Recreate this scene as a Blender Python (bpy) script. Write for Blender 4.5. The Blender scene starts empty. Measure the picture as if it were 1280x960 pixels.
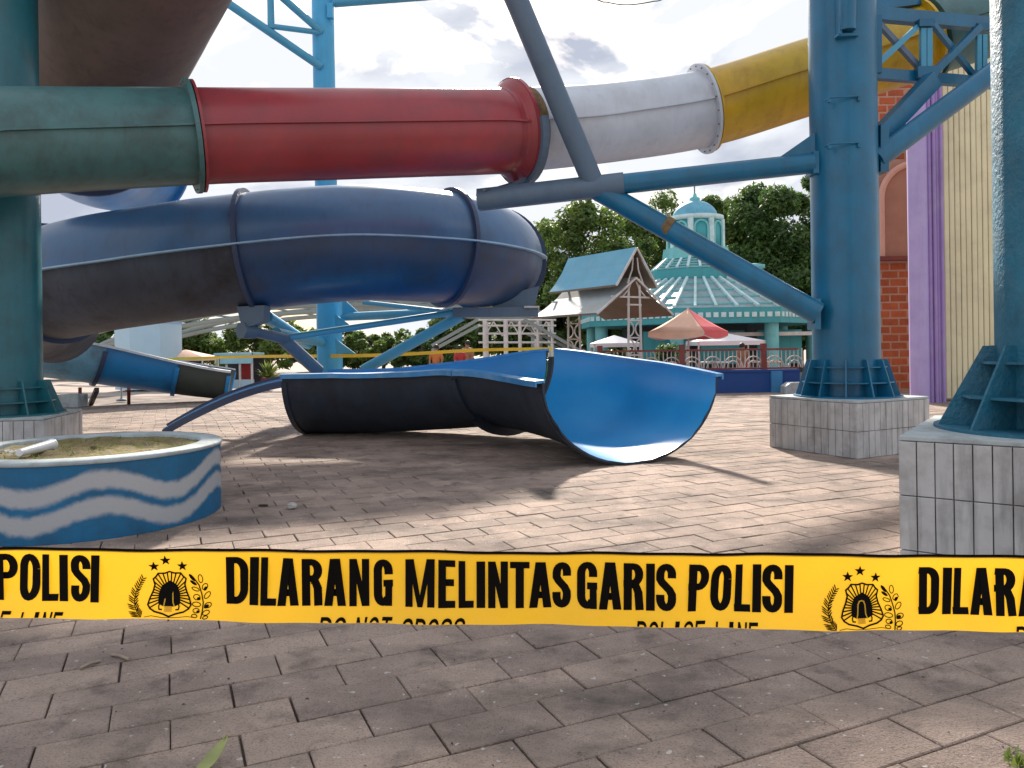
import bpy, bmesh, math, random
from mathutils import Vector, Matrix
R = math.radians
rnd = random.Random(7)
scene = bpy.context.scene
C = scene.collection

# ------------------------------------------------------------------ camera
H = 1.35; F = 960.0; YH = 433.0; ROLL = R(-0.8)
cr_, sr_ = math.cos(ROLL), math.sin(ROLL)
cam_d = bpy.data.cameras.new('camera'); cam = bpy.data.objects.new('camera', cam_d); C.objects.link(cam)
cam_d.sensor_width = 36; cam_d.lens = 27.0; cam_d.shift_y = -(480 - YH) / 1280
cam_d.clip_start = 0.05; cam_d.clip_end = 2000
cam.matrix_world = Matrix(((cr_, -sr_, 0, 0), (0, 0, -1, 0), (sr_, cr_, 0, H), (0, 0, 0, 1)))
scene.camera = cam
# ------------------------------------------------------------------ sky, sun, exposure
SUN_EL, SUN_AZ = R(31.3), R(-1.0)          # azimuth measured from +Y towards +X
w = bpy.data.worlds.new('World'); scene.world = w; w.use_nodes = True
nt = w.node_tree; N = nt.nodes; LK = nt.links; N.clear()
wo = N.new('ShaderNodeOutputWorld'); bg = N.new('ShaderNodeBackground'); bg.inputs[1].default_value = 0.08
sky = N.new('ShaderNodeTexSky'); sky.sky_type = 'NISHITA'; sky.sun_disc = False
sky.sun_elevation = SUN_EL; sky.sun_rotation = SUN_AZ; sky.air_density = 1.3; sky.dust_density = 2.0; sky.ozone_density = 1.2
tc = N.new('ShaderNodeTexCoord')
mp = N.new('ShaderNodeMapping'); mp.inputs['Scale'].default_value = (1.0, 1.0, 2.1); mp.inputs['Location'].default_value = (0.35, 0.2, 0.1)
LK.new(tc.outputs['Generated'], mp.inputs['Vector'])
n1 = N.new('ShaderNodeTexNoise'); n1.inputs['Scale'].default_value = 3.4; n1.inputs['Detail'].default_value = 9; n1.inputs['Roughness'].default_value = 0.55; n1.inputs['Distortion'].default_value = 0.35
LK.new(mp.outputs[0], n1.inputs['Vector'])
r1 = N.new('ShaderNodeValToRGB'); r1.color_ramp.elements[0].position = 0.26; r1.color_ramp.elements[1].position = 0.46
LK.new(n1.outputs['Fac'], r1.inputs['Fac'])
# cloud body colour: bright thin cloud to grey thick cloud
n2 = N.new('ShaderNodeTexNoise'); n2.inputs['Scale'].default_value = 5.2; n2.inputs['Detail'].default_value = 8; n2.inputs['Roughness'].default_value = 0.5; n2.inputs['Distortion'].default_value = 0.2
LK.new(mp.outputs[0], n2.inputs['Vector'])
r2 = N.new('ShaderNodeValToRGB'); e = r2.color_ramp.elements
e[0].position = 0.47; e[0].color = (1, 1, 1, 1); e[1].position = 0.66; e[1].color = (0.58, 0.61, 0.69, 1)
LK.new(n2.outputs['Fac'], r2.inputs['Fac'])
cs = N.new('ShaderNodeMix'); cs.data_type = 'RGBA'; cs.blend_type = 'MULTIPLY'; cs.inputs['Factor'].default_value = 1
cs.inputs['B'].default_value = (6.3, 6.5, 6.9, 1); LK.new(r2.outputs[0], cs.inputs['A'])
mx = N.new('ShaderNodeMix'); mx.data_type = 'RGBA'
LK.new(r1.outputs[0], mx.inputs['Factor']); LK.new(sky.outputs[0], mx.inputs['A']); LK.new(cs.outputs['Result'], mx.inputs['B'])
LK.new(mx.outputs['Result'], bg.inputs[0]); LK.new(bg.outputs[0], wo.inputs[0])
sd = bpy.data.lights.new('sun', 'SUN'); sun = bpy.data.objects.new('sun', sd); C.objects.link(sun)
sd.energy = 4.8; sd.angle = R(3.5); sd.color = (1.0, 0.90, 0.78)
sdir = Vector((math.sin(SUN_AZ) * math.cos(SUN_EL), math.cos(SUN_AZ) * math.cos(SUN_EL), math.sin(SUN_EL)))
sun.rotation_euler = sdir.to_track_quat('Z', 'Y').to_euler(); sun.location = (0, 40, 40)
scene.view_settings.view_transform = 'Standard'; scene.view_settings.look = 'None'
scene.view_settings.exposure = 0.9; scene.view_settings.gamma = 1.0

# ------------------------------------------------------------------ helpers
def ray(px, py):
    u, v = (px - 640) / F, (YH - py) / F
    return cr_ * u - sr_ * v, sr_ * u + cr_ * v
def P(px, py, Y):                       # photo pixel at depth Y
    u, v = ray(px, py); return Vector((u * Y, Y, H + v * Y))
def PG(px, py, z=0.0):                  # photo pixel on the plane of height z
    u, v = ray(px, py); Y = (z - H) / v; return Vector((u * Y, Y, z))

class MB:
    def __init__(s): s.v = []; s.f = []; s.m = []; s.sm = []
    def add(s, vs, fs, mi=0, smooth=False):
        o = len(s.v); s.v += [Vector(p) for p in vs]
        for f in fs: s.f.append([i + o for i in f]); s.m.append(mi); s.sm.append(smooth)
        return s
    def box(s, c, size, rot=None, mi=0):
        c = Vector(c); hx, hy, hz = size[0] / 2, size[1] / 2, size[2] / 2
        M = rot if rot is not None else Matrix.Identity(3)
        vs = [c + M @ Vector((x, y, z)) for x in (-hx, hx) for y in (-hy, hy) for z in (-hz, hz)]
        return s.add(vs, [(0, 1, 3, 2), (4, 6, 7, 5), (0, 4, 5, 1), (2, 3, 7, 6), (0, 2, 6, 4), (1, 5, 7, 3)], mi)
    def beam(s, a, b, wd, ht, mi=0):      # rectangular bar from a to b
        a = Vector(a); b = Vector(b); d = (b - a); L = d.length; d.normalize()
        up = Vector((0, 0, 1)) if abs(d.z) < .97 else Vector((0, 1, 0))
        x = d.cross(up).normalized(); z = x.cross(d)
        M = Matrix((x, d, z)).transposed()
        return s.box((a + b) / 2, (wd, L, ht), M, mi)
    def pipe(s, pts, r, seg=14, cap=True, mi=0, r1=None):
        pts = [Vector(p) for p in pts]; n = len(pts); o = len(s.v); rings = []
        prevx = None
        for i, p in enumerate(pts):
            t = (pts[min(i + 1, n - 1)] - pts[max(i - 1, 0)]).normalized()
            if prevx is None:
                up = Vector((0, 0, 1)) if abs(t.z) < .95 else Vector((0, 1, 0))
                x = t.cross(up).normalized()
            else: x = (prevx - t * prevx.dot(t)).normalized()
            prevx = x; y = x.cross(t)
            rr = r if r1 is None else r + (r1 - r) * i / max(1, n - 1)
            rings.append([p + (x * math.cos(a) + y * math.sin(a)) * rr for a in (2 * math.pi * k / seg for k in range(seg))])
        vs = [q for g in rings for q in g]; fs = []
        for i in range(n - 1):
            for k in range(seg):
                k2 = (k + 1) % seg; fs.append((i * seg + k, i * seg + k2, (i + 1) * seg + k2, (i + 1) * seg + k))
        s.add(vs, fs, mi, True)
        if cap:
            s.add(rings[0], [tuple(range(seg))], mi); s.add(rings[-1], [tuple(range(seg - 1, -1, -1))], mi)
        return s
    def prism(s, poly, d, mi=0):          # polygon of 3-D points thickened by vector d
        n = len(poly); d = Vector(d); poly = [Vector(p) for p in poly]
        vs = [p - d / 2 for p in poly] + [p + d / 2 for p in poly]
        fs = [tuple(range(n - 1, -1, -1)), tuple(range(n, 2 * n))] + [(k, (k + 1) % n, n + (k + 1) % n, n + k) for k in range(n)]
        return s.add(vs, fs, mi)
    def lathe(s, c, prof, seg=40, mi=0, smooth=True):
        c = Vector(c); vs = []; n = len(prof)
        for (r, z) in prof:
            vs += [c + Vector((r * math.cos(2 * math.pi * k / seg), r * math.sin(2 * math.pi * k / seg), z)) for k in range(seg)]
        fs = [(i * seg + k, i * seg + (k + 1) % seg, (i + 1) * seg + (k + 1) % seg, (i + 1) * seg + k) for i in range(n - 1) for k in range(seg)]
        return s.add(vs, fs, mi, smooth)
    def build(s, name, mats, parent=None, bevel=0.0, origin=None):
        me = bpy.data.meshes.new(name)
        if parent is not None:
            rt = parent
            while rt.parent: rt = rt.parent
            o = Vector(rt.location)
        elif origin is not None: o = Vector(origin)
        else:
            lo = [min(p[i] for p in s.v) for i in range(3)]; hi = [max(p[i] for p in s.v) for i in range(3)]
            o = Vector(((lo[0] + hi[0]) / 2, (lo[1] + hi[1]) / 2, lo[2]))
        me.from_pydata([tuple(p - o) for p in s.v], [], s.f)
        if not isinstance(mats, (list, tuple)): mats = [mats]
        for m in mats: me.materials.append(m)
        me.polygons.foreach_set('material_index', s.m); me.polygons.foreach_set('use_smooth', s.sm)
        me.update()
        ob = bpy.data.objects.new(name, me); C.objects.link(ob)
        if parent is not None:
            ob.parent = parent
        else: ob.location = o
        if bevel:
            b = ob.modifiers.new('bevel', 'BEVEL'); b.width = bevel; b.segments = 2; b.limit_method = 'ANGLE'
        return ob
def tag(o, label, cat, group=None, kind=None):
    o['label'] = label
    if cat: o['category'] = cat
    if group: o['group'] = group
    if kind: o['kind'] = kind
    return o
def thing(name, loc, label, cat, group=None):
    o = bpy.data.objects.new(name, None); C.objects.link(o); o.location = loc; o.empty_display_size = 0.2
    return tag(o, label, cat, group)
def struct(o): o['kind'] = 'structure'; return o
def cat_rom(pts, u):
    n = len(pts); u = max(0, min(n - 1 - 1e-9, u)); i = int(u); t = u - i
    p0 = pts[max(i - 1, 0)]; p1 = pts[i]; p2 = pts[i + 1]; p3 = pts[min(i + 2, n - 1)]
    return 0.5 * ((2 * p1) + (p2 - p0) * t + (2 * p0 - 5 * p1 + 4 * p2 - p3) * t * t + (3 * p1 - p0 - 3 * p2 + p3) * t ** 3)
def frame(pts, u, d=0.02):
    a = cat_rom(pts, u - d); b = cat_rom(pts, u + d); T = (b - a).normalized()
    rt = T.cross(Vector((0, 0, 1))).normalized(); up = rt.cross(T)
    return cat_rom(pts, u), T, rt, up
def sweep(mb, pts, u0, u1, n, prof, mi=0, closed=False, roll=None, smooth=True, caps=False, ush=None):
    """prof: list of (right, up) offsets or callable(fraction) giving one."""
    rings = []
    for i in range(n + 1):
        fr = i / n; u = u0 + (u1 - u0) * fr
        p, T, rt, up = frame(pts, u)
        if roll:
            a = roll(fr); rt, up = rt * math.cos(a) + up * math.sin(a), up * math.cos(a) - rt * math.sin(a)
        pr = prof(fr) if callable(prof) else prof
        if ush:
            row = []
            for x, y in pr:
                p2, T2_, r2_, u2_ = frame(pts, u + ush(fr, x))
                if roll: r2_, u2_ = r2_ * math.cos(a) + u2_ * math.sin(a), u2_ * math.cos(a) - r2_ * math.sin(a)
                row.append(p2 + r2_ * x + u2_ * y)
            rings.append(row)
        else: rings.append([p + rt * x + up * y for x, y in pr])
    m = len(rings[0]); vs = [q for g in rings for q in g]; fs = []
    for i in range(n):
        for k in range(m if closed else m - 1):
            k2 = (k + 1) % m; fs.append((i * m + k, (i + 1) * m + k, (i + 1) * m + k2, i * m + k2))
    mb.add(vs, fs, mi, smooth)
    if caps:
        mb.add(rings[0], [tuple(range(m))], mi); mb.add(rings[-1], [tuple(range(m - 1, -1, -1))], mi)
    return rings
def circ(r, seg=40, a0=0, a1=360, full=True, rz=None):
    rz = rz or r; cnt = seg if full else seg + 1
    return [(r * math.cos(R(a0 + (a1 - a0) * k / seg)), rz * math.sin(R(a0 + (a1 - a0) * k / seg))) for k in range(cnt)]

# ------------------------------------------------------------------ materials
def mat(name, col, rough=0.5, var=0.12, vscale=3.0, dirt=None, dirt_amt=0.0, dscale=2.0, streak=0.0, streak_col=None, bump=0.0, bscale=40.0, metallic=0.0, coat=0.0, spec=0.5, island=0.0, world=False):
    m = bpy.data.materials.new(name); m.use_nodes = True; t = m.node_tree; n = t.nodes; l = t.links
    b = n['Principled BSDF']; b.inputs['Roughness'].default_value = rough; b.inputs['Metallic'].default_value = metallic
    b.inputs['Coat Weight'].default_value = coat; b.inputs['Coat Roughness'].default_value = 0.2; b.inputs['Specular IOR Level'].default_value = spec
    tc = n.new('ShaderNodeTexCoord'); OBJ = n.new('ShaderNodeNewGeometry').outputs['Position'] if world else tc.outputs['Object']
    def mixc(a, bcol, fac, blend='MIX'):
        x = n.new('ShaderNodeMix'); x.data_type = 'RGBA'; x.blend_type = blend
        if isinstance(fac, float): x.inputs['Factor'].default_value = fac
        else: l.new(fac, x.inputs['Factor'])
        for key, val in (('A', a), ('B', bcol)):
            if isinstance(val, tuple): x.inputs[key].default_value = (*val, 1)
            else: l.new(val, x.inputs[key])
        return x.outputs['Result']
    def noise(scale, detail=6, vec=None, rough_=0.55):
        x = n.new('ShaderNodeTexNoise'); x.inputs['Scale'].default_value = scale; x.inputs['Detail'].default_value = detail; x.inputs['Roughness'].default_value = rough_
        l.new(vec if vec is not None else OBJ, x.inputs['Vector']); return x.outputs['Fac']
    def ramp(fac, p0, p1):
        x = n.new('ShaderNodeValToRGB'); x.color_ramp.elements[0].position = p0; x.color_ramp.elements[1].position = p1; l.new(fac, x.inputs['Fac']); return x.outputs['Color']
    c = tuple(col)
    dk = tuple(v * (1 - var) for v in c); lt = tuple(min(.95, v * (1 + var)) for v in c)
    out = mixc(dk, lt, ramp(noise(vscale), .3, .7))
    if island:
        gi = n.new('ShaderNodeNewGeometry'); oi = n.new('ShaderNodeObjectInfo')
        ad = n.new('ShaderNodeMath'); ad.operation = 'ADD'; l.new(gi.outputs['Random Per Island'], ad.inputs[0]); l.new(oi.outputs['Random'], ad.inputs[1])
        fr = n.new('ShaderNodeMath'); fr.operation = 'FRACT'; l.new(ad.outputs[0], fr.inputs[0])
        rp = n.new('ShaderNodeValToRGB'); ee = rp.color_ramp.elements
        ee[0].color = (1 - island, 1 - island, 1 - island * .9, 1); ee[1].color = (1 + island, 1 + island * .95, 1 + island * .85, 1); l.new(fr.outputs[0], rp.inputs['Fac'])
        out = mixc(out, rp.outputs['Color'], 1.0, 'MULTIPLY')
    if streak:
        mp = n.new('ShaderNodeMapping'); mp.inputs['Scale'].default_value = (1, 1, .12); l.new(OBJ, mp.inputs['Vector'])
        sf = ramp(noise(9.0, 8, mp.outputs[0], .62), .5, .78)
        sc = n.new('ShaderNodeMath'); sc.operation = 'MULTIPLY'; sc.inputs[1].default_value = streak; l.new(sf, sc.inputs[0])
        out = mixc(out, streak_col or tuple(v * .35 for v in c), sc.outputs[0])
    if dirt_amt:
        df = ramp(noise(dscale, 10, None, .65), .47, .70)
        dc = n.new('ShaderNodeMath'); dc.operation = 'MULTIPLY'; dc.inputs[1].default_value = dirt_amt; l.new(df, dc.inputs[0])
        out = mixc(out, dirt or (.05, .045, .04), dc.outputs[0])
    l.new(out, b.inputs['Base Color'])
    rr = n.new('ShaderNodeMapRange'); rr.inputs['To Min'].default_value = max(.05, rough - .1); rr.inputs['To Max'].default_value = min(1, rough + .14)
    l.new(noise(vscale * 2.3, 5), rr.inputs['Value']); l.new(rr.outputs[0], b.inputs['Roughness'])
    if bump:
        bp = n.new('ShaderNodeBump'); bp.inputs['Strength'].default_value = bump; bp.inputs['Distance'].default_value = 0.02
        l.new(noise(bscale, 6), bp.inputs['Height']); l.new(bp.outputs[0], b.inputs['Normal'])
    return m
M = {}
M['col_blue'] = mat('column_blue_paint', (.004, .135, .260), .34, .18, 1.6, (.03, .08, .11), .35, 3.5, .3, (.006, .05, .09), .12, 30, coat=.12)
M['col_peel'] = mat('column_blue_peeling', (.014, .135, .215), .50, .25, 3.0, (.10, .20, .26), .35, 7, .4, (.01, .05, .09), .55, 30)
M['col_teal'] = mat('column_teal_paint', (.010, .140, .180), .38, .15, 1.8, (.02, .06, .06), .4, 3, .3, (.01, .05, .06), .15, 30, coat=.2)
M['pipe_grey'] = mat('arm_grey_blue_paint', (.105, .165, .240), .45, .14, 3, (.07, .08, .09), .4, 3, .3, (.05, .07, .1), .1, 40)
M['light_pillar'] = mat('pillar_light_blue', (.060, .380, .640), .42, .1, 1.5, (.1, .2, .3), .2, 2, .2, None, .05, 30)
M['light_pipe'] = mat('pipe_light_blue', (.070, .330, .500), .42, .12, 2, (.1, .2, .25), .25, 2)
M['teal_tube'] = mat('tube_teal', (.058, .160, .165), .42, .16, 1.2, (.028, .045, .04), .7, 1.7, .5, (.05, .06, .05), .06, 10, coat=.15)
M['red_tube'] = mat('tube_red', (.330, .038, .048), .38, .16, 1.2, (.14, .05, .06), .55, 1.5, .35, (.14, .03, .04), .05, 10, coat=.2)
M['white_tube'] = mat('tube_white', (.60, .63, .69), .42, .06, 1.2, (.30, .29, .28), .25, 2.0, .22, (.25, .23, .22), .05, 10, coat=.15)
M['yellow_tube'] = mat('tube_yellow', (.62, .36, .012), .38, .12, 1.2, (.22, .12, .02), .45, 1.8, .4, (.25, .13, .01), .05, 10, coat=.2)
M['rust'] = mat('raw_rusty_edge', (.22, .14, .06), .8, .3, 8, (.05, .03, .02), .6, 9, bump=.3)
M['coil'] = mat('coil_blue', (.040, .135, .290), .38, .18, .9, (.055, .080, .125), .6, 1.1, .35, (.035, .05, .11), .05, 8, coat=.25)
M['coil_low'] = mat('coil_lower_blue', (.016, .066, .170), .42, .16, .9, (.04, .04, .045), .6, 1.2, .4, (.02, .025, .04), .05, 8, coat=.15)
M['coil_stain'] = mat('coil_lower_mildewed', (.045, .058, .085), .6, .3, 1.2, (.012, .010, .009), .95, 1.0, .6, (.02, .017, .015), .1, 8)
M['coil_lip'] = mat('coil_lip_light_blue', (.330, .540, .740), .42, .1, 2, (.12, .18, .25), .4, 3)
M['coil_ring'] = mat('coil_ring_dark_blue', (.035, .060, .130), .5, .2, 2, (.02, .02, .03), .5, 4)
M['brown_tube'] = mat('overhead_tube_brown', (.125, .092, .080), .6, .2, .9, (.05, .04, .035), .6, 1.1, .6, (.06, .045, .04), .06, 8)
M['brown_lip'] = mat('overhead_lip', (.55, .48, .44), .6, .15, 2, (.15, .12, .1), .5, 4)
M['far_blue_tube'] = mat('overhead_tube_blue', (.050, .270, .600), .4, .14, 1, (.05, .08, .15), .4, 1.5, coat=.2)
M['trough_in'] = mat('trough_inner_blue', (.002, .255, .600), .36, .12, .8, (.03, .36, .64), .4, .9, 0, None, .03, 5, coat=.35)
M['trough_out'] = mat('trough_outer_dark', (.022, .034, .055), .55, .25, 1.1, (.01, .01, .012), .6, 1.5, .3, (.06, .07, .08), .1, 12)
M['trough_rim'] = mat('trough_rim_blue', (.045, .270, .600), .35, .12, 2, (.25, .38, .48), .45, 4, coat=.2)
M['chute_a'] = mat('chute_light_blue', (.160, .400, .580), .45, .15, 1.2, (.08, .11, .13), .6, 1.5, .4, (.05, .08, .1))
M['chute_b'] = mat('chute_blue', (.014, .230, .560), .42, .12, 1.2, (.03, .06, .12), .5, 1.5)
M['chute_c'] = mat('chute_olive', (.065, .085, .075), .6, .15, 1.5, (.03, .03, .025), .5, 1.5)
M['chute_rim'] = mat('chute_rim_white', (.55, .60, .66), .5, .1, 2, (.25, .25, .25), .4, 3)
M['black_metal'] = mat('black_metal', (.016, .018, .02), .5, .2, 4)
M['tile'] = mat('pier_tile', (.50, .50, .50), .42, .10, 3, (.16, .15, .14), .55, 4, .75, (.09, .09, .09), .06, 30, island=.08, coat=.1, world=True)
M['grout'] = mat('pier_grout', (.15, .15, .15), .9, .6, 5, (.03, .03, .03), .8, 4)
M['pier_cap'] = mat('pier_top_render', (.42, .47, .48), .7, .12, 5, (.12, .12, .12), .5, 6, bump=.2)
M['soil'] = mat('planter_soil', (.21, .165, .08), .95, .3, 12, (.16, .15, .015), .9, 5, bump=.9, bscale=35)
M['rim_render'] = mat('planter_rim', (.40, .46, .48), .75, .12, 5, (.16, .17, .16), .5, 6, .2, None, .3, 40)
M['white_plastic'] = mat('white_plastic', (.72, .74, .78), .35, .05, 4)
M['pebble'] = mat('pebble', (.40, .39, .37), .8, .2, 8, bump=.4)
M['bark_scrap'] = mat('bark_scrap', (.035, .028, .022), .9, .2, 10)
M['leaf_dry'] = mat('fallen_leaf', (.30, .32, .12), .6, .25, 12)
M['brick'] = mat('orange_brick', (.42, .095, .030), .75, .15, 5, (.22, .05, .02), .5, 4, bump=.25, bscale=25, island=.14, world=True)
M['mortar'] = mat('pink_mortar', (.48, .27, .20), .9, .12, 5)
M['orange_wall'] = mat('orange_wall', (.40, .115, .055), .85, .12, 2, (.25, .08, .05), .5, 2)
M['pink_panel'] = mat('pink_panel', (.42, .20, .14), .75, .1, 1.5, (.30, .14, .1), .4, 2)
M['pink_frame'] = mat('pink_frame', (.66, .36, .28), .75, .08, 2)
M['purple'] = mat('purple_pilaster', (.46, .36, .66), .7, .1, 1.5, (.56, .50, .70), .4, 2.0, .2)
M['purple_dark'] = mat('purple_flute', (.36, .24, .54), .7, .1, 1.5, (.5, .42, .62), .4, 2.0, .2)
M['cream'] = mat('cream_cladding', (.80, .72, .47), .65, .07, 1.0, (.50, .44, .28), .4, 1.6, .3, (.5, .45, .3), world=True)
M['gaz_roof'] = mat('gazebo_roof_blue', (.120, .370, .520), .5, .1, 1.2, (.3, .4, .45), .3, 1.5)
M['gaz_roof_low'] = mat('gazebo_lower_roof', (.40, .45, .46), .6, .14, 1.2, (.36, .29, .21), .7, .9)
M['gaz_soffit'] = mat('gazebo_soffit', (.16, .125, .095), .8, .15, 2)
M['white_steel'] = mat('white_painted_steel', (.62, .60, .58), .5, .1, 3, (.3, .26, .22), .4, 4)
M['pav_teal'] = mat('pavilion_teal', (.050, .340, .380), .6, .15, 1.5, (.04, .16, .18), .4, 1.5, .3)
M['pav_light'] = mat('pavilion_light_teal', (.170, .520, .540), .6, .12, 1.5, (.1, .28, .3), .45, 2, .3)
M['pav_rib'] = mat('pavilion_rib', (.55, .74, .75), .6, .1, 2, (.2, .3, .3), .4, 3)
M['pav_tile'] = mat('pavilion_grey_tile', (.26, .34, .37), .4, .3, 2.5, (.10, .34, .38), .7, 2.5)
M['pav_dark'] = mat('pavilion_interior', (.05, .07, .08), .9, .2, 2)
M['dome'] = mat('dome_blue', (.120, .400, .540), .45, .1, 2, (.05, .2, .3), .4, 3, .3)
M['wall_blue'] = mat('low_wall_blue', (.010, .065, .260), .7, .12, 2, (.02, .04, .12), .4, 2)
M['wall_light'] = mat('low_wall_light_blue', (.045, .230, .470), .7, .1, 2)
M['rail_white'] = mat('railing_white', (.52, .47, .45), .6, .15, 3, (.3, .18, .14), .5, 4)
M['rail_red'] = mat('railing_maroon', (.20, .045, .040), .6, .2, 3)
M['umb_red'] = mat('umbrella_salmon', (.72, .14, .155), .8, .1, 2)
M['umb_pale'] = mat('umbrella_apricot', (.80, .50, .37), .8, .1, 2)
M['steel_grey'] = mat('roof_truss_grey_green', (.25, .29, .28), .6, .15, 2, (.15, .15, .14), .4, 2)
M['box_light'] = mat('pale_blue_render', (.42, .60, .72), .7, .06, 1, (.3, .42, .5), .3, 1)
M['box_side'] = mat('mid_blue_render', (.27, .42, .62), .7, .06, 1)
M['kiosk_blue'] = mat('kiosk_sign_blue', (.28, .52, .60), .6, .1, 2)
M['kiosk_dark'] = mat('kiosk_interior', (.035, .04, .05), .8, .2, 3)
M['red_cloth'] = mat('red_cloth', (.35, .03, .03), .8, .1, 3)
M['tape_far'] = mat('far_tape_yellow', (.80, .50, .03), .5, .08, 3)
M['tape_black'] = mat('tape_black_print', (.004, .003, .003), .75, .1, 5, spec=.08)
M['bin_green'] = mat('bin_green', (.04, .26, .06), .45, .1, 3)
M['trunk'] = mat('tree_bark', (.13, .10, .075), .9, .25, 5, bump=.5, bscale=15)
M['skin'] = mat('skin', (.30, .16, .10), .6, .06, 5)
M['hair'] = mat('dark_hair', (.012, .010, .010), .5, .1, 5)
M['cl_orange'] = mat('orange_cloth', (.55, .17, .05), .85, .1, 5)
M['cl_brown'] = mat('brown_cloth', (.30, .15, .08), .85, .12, 5)
M['cl_dark'] = mat('dark_cloth', (.025, .03, .05), .85, .1, 5)
M['cl_red'] = mat('red_shirt', (.42, .04, .04), .85, .1, 5)
def leaf_mat(name, col):
    m = mat(name, col, .5, .35, .6, (col[0] * 2.2, col[1] * 1.7, col[2] * 1.1), .5, .9, island=.35)
    b = m.node_tree.nodes['Principled BSDF']; t = m.node_tree
    tr = t.nodes.new('ShaderNodeBsdfTranslucent'); ms = t.nodes.new('ShaderNodeMixShader'); ms.inputs[0].default_value = .45
    src = b.inputs['Base Color'].links[0].from_socket; t.links.new(src, tr.inputs[0])
    t.links.new(b.outputs[0], ms.inputs[1]); t.links.new(tr.outputs[0], ms.inputs[2]); t.links.new(ms.outputs[0], t.nodes['Material Output'].inputs[0])
    return m
M['leaf'] = leaf_mat('leaf_green', (.105, .185, .042)); M['leaf2'] = leaf_mat('leaf_yellow_green', (.170, .235, .050)); M['leaf3'] = leaf_mat('leaf_dark', (.070, .140, .036))
# paver stone: grain, stains and per-piece tone
M['paver'] = mat('paver_stone', (.420, .320, .265), .82, .14, 2.2, (.22, .165, .135), .6, 1.3, 0, None, .8, 90, spec=.3, island=.14, world=True)
def paver_extra(m):
    t = m.node_tree; n = t.nodes; l = t.links; b = n['Principled BSDF']; src = b.inputs['Base Color'].links[0].from_socket
    g = n.new('ShaderNodeNewGeometry')
    def ns(sc, p0, p1, vec=None, det=8):
        x = n.new('ShaderNodeTexNoise'); x.inputs['Scale'].default_value = sc; x.inputs['Detail'].default_value = det; x.inputs['Roughness'].default_value = .65
        l.new(vec or g.outputs['Position'], x.inputs['Vector'])
        r = n.new('ShaderNodeValToRGB'); r.color_ramp.elements[0].position = p0; r.color_ramp.elements[1].position = p1; l.new(x.outputs['Fac'], r.inputs['Fac']); return r.outputs['Color']
    def mul(fac, k):
        x = n.new('ShaderNodeMath'); x.operation = 'MULTIPLY'; x.inputs[1].default_value = k; l.new(fac, x.inputs[0]); return x.outputs[0]
    def mixto(a, col, fac):
        x = n.new('ShaderNodeMix'); x.data_type = 'RGBA'; l.new(a, x.inputs['A']); x.inputs['B'].default_value = (*col, 1); l.new(fac, x.inputs['Factor']); return x.outputs['Result']
    mp = n.new('ShaderNodeMapping'); mp.inputs['Scale'].default_value = (1.0, 1.8, 1); mp.inputs['Rotation'].default_value = (0, 0, R(28)); l.new(g.outputs['Position'], mp.inputs['Vector'])
    c = mixto(src, (.10, .085, .075), mul(ns(.75, .47, .68, mp.outputs[0], 12), .85))       # broad grime
    c = mixto(c, (.06, .05, .045), mul(ns(4, .53, .72), .7))                             # dark scuffs
    c = mixto(c, (.09, .08, .07), mul(ns(120, .52, .68, None, 6), .75))                    # pores
    c = mixto(c, (.62, .60, .56), mul(ns(21, .685, .71, None, 2), .7))                    # pale droppings
    l.new(c, b.inputs['Base Color'])
paver_extra(M['paver'])
M['joint'] = mat('joint_sand', (.20, .155, .13), .95, .6, 1.6, (.035, .028, .024), .8, 1.7)
M['ground'] = mat('far_ground', (.37, .30, .26), .9, .12, .5, (.22, .18, .15), .5, .4)

# planter paint: two sprayed wavy bands round the drum
def wave_mat():
    m = mat('planter_wave_paint', (.006, .125, .270), .6, .18, 3, (.02, .06, .1), .4, 5, .3, (.02, .05, .08), .15, 40)
    t = m.node_tree; n = t.nodes; l = t.links; b = n['Principled BSDF']; src = b.inputs['Base Color'].links[0].from_socket
    tc = n.new('ShaderNodeTexCoord'); sp = n.new('ShaderNodeSeparateXYZ'); l.new(tc.outputs['Object'], sp.inputs[0])
    def mth(op, a, bb=None):
        x = n.new('ShaderNodeMath'); x.operation = op
        for i, val in enumerate((a, bb)):
            if val is None: continue
            if isinstance(val, (int, float)): x.inputs[i].default_value = val
            else: l.new(val, x.inputs[i])
        return x.outputs[0]
    th = mth('ARCTAN2', sp.outputs['Y'], sp.outputs['X'])
    nz = n.new('ShaderNodeTexNoise'); nz.inputs['Scale'].default_value = 14; nz.inputs['Detail'].default_value = 6; l.new(tc.outputs['Object'], nz.inputs['Vector'])
    jit = mth('MULTIPLY', mth('SUBTRACT', nz.outputs['Fac'], .5), .05)
    wv = mth('ADD', mth('MULTIPLY', mth('SINE', mth('ADD', mth('MULTIPLY', th, 6.0), 1.2)), .072), mth('MULTIPLY', mth('SINE', mth('ADD', mth('MULTIPLY', th, 3.0), .4)), .02))
    zz = mth('ADD', mth('SUBTRACT', sp.outputs['Z'], wv), jit)
    tot = None
    for c0, hw in ((.375, .060), (.185, .062)):
        d = mth('ABSOLUTE', mth('SUBTRACT', zz, c0))
        mr = n.new('ShaderNodeMapRange'); mr.interpolation_type = 'SMOOTHSTEP'; mr.inputs['From Min'].default_value = hw + .028; mr.inputs['From Max'].default_value = hw - .022; l.new(d, mr.inputs['Value'])
        tot = mr.outputs[0] if tot is None else mth('MAXIMUM', tot, mr.outputs[0])
    x = n.new('ShaderNodeMix'); x.data_type = 'RGBA'; l.new(src, x.inputs['A']); x.inputs['B'].default_value = (.44, .45, .46, 1); l.new(mth('MULTIPLY', tot, .93), x.inputs['Factor'])
    l.new(x.outputs['Result'], b.inputs['Base Color']); return m
M['wave'] = wave_mat()
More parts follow.
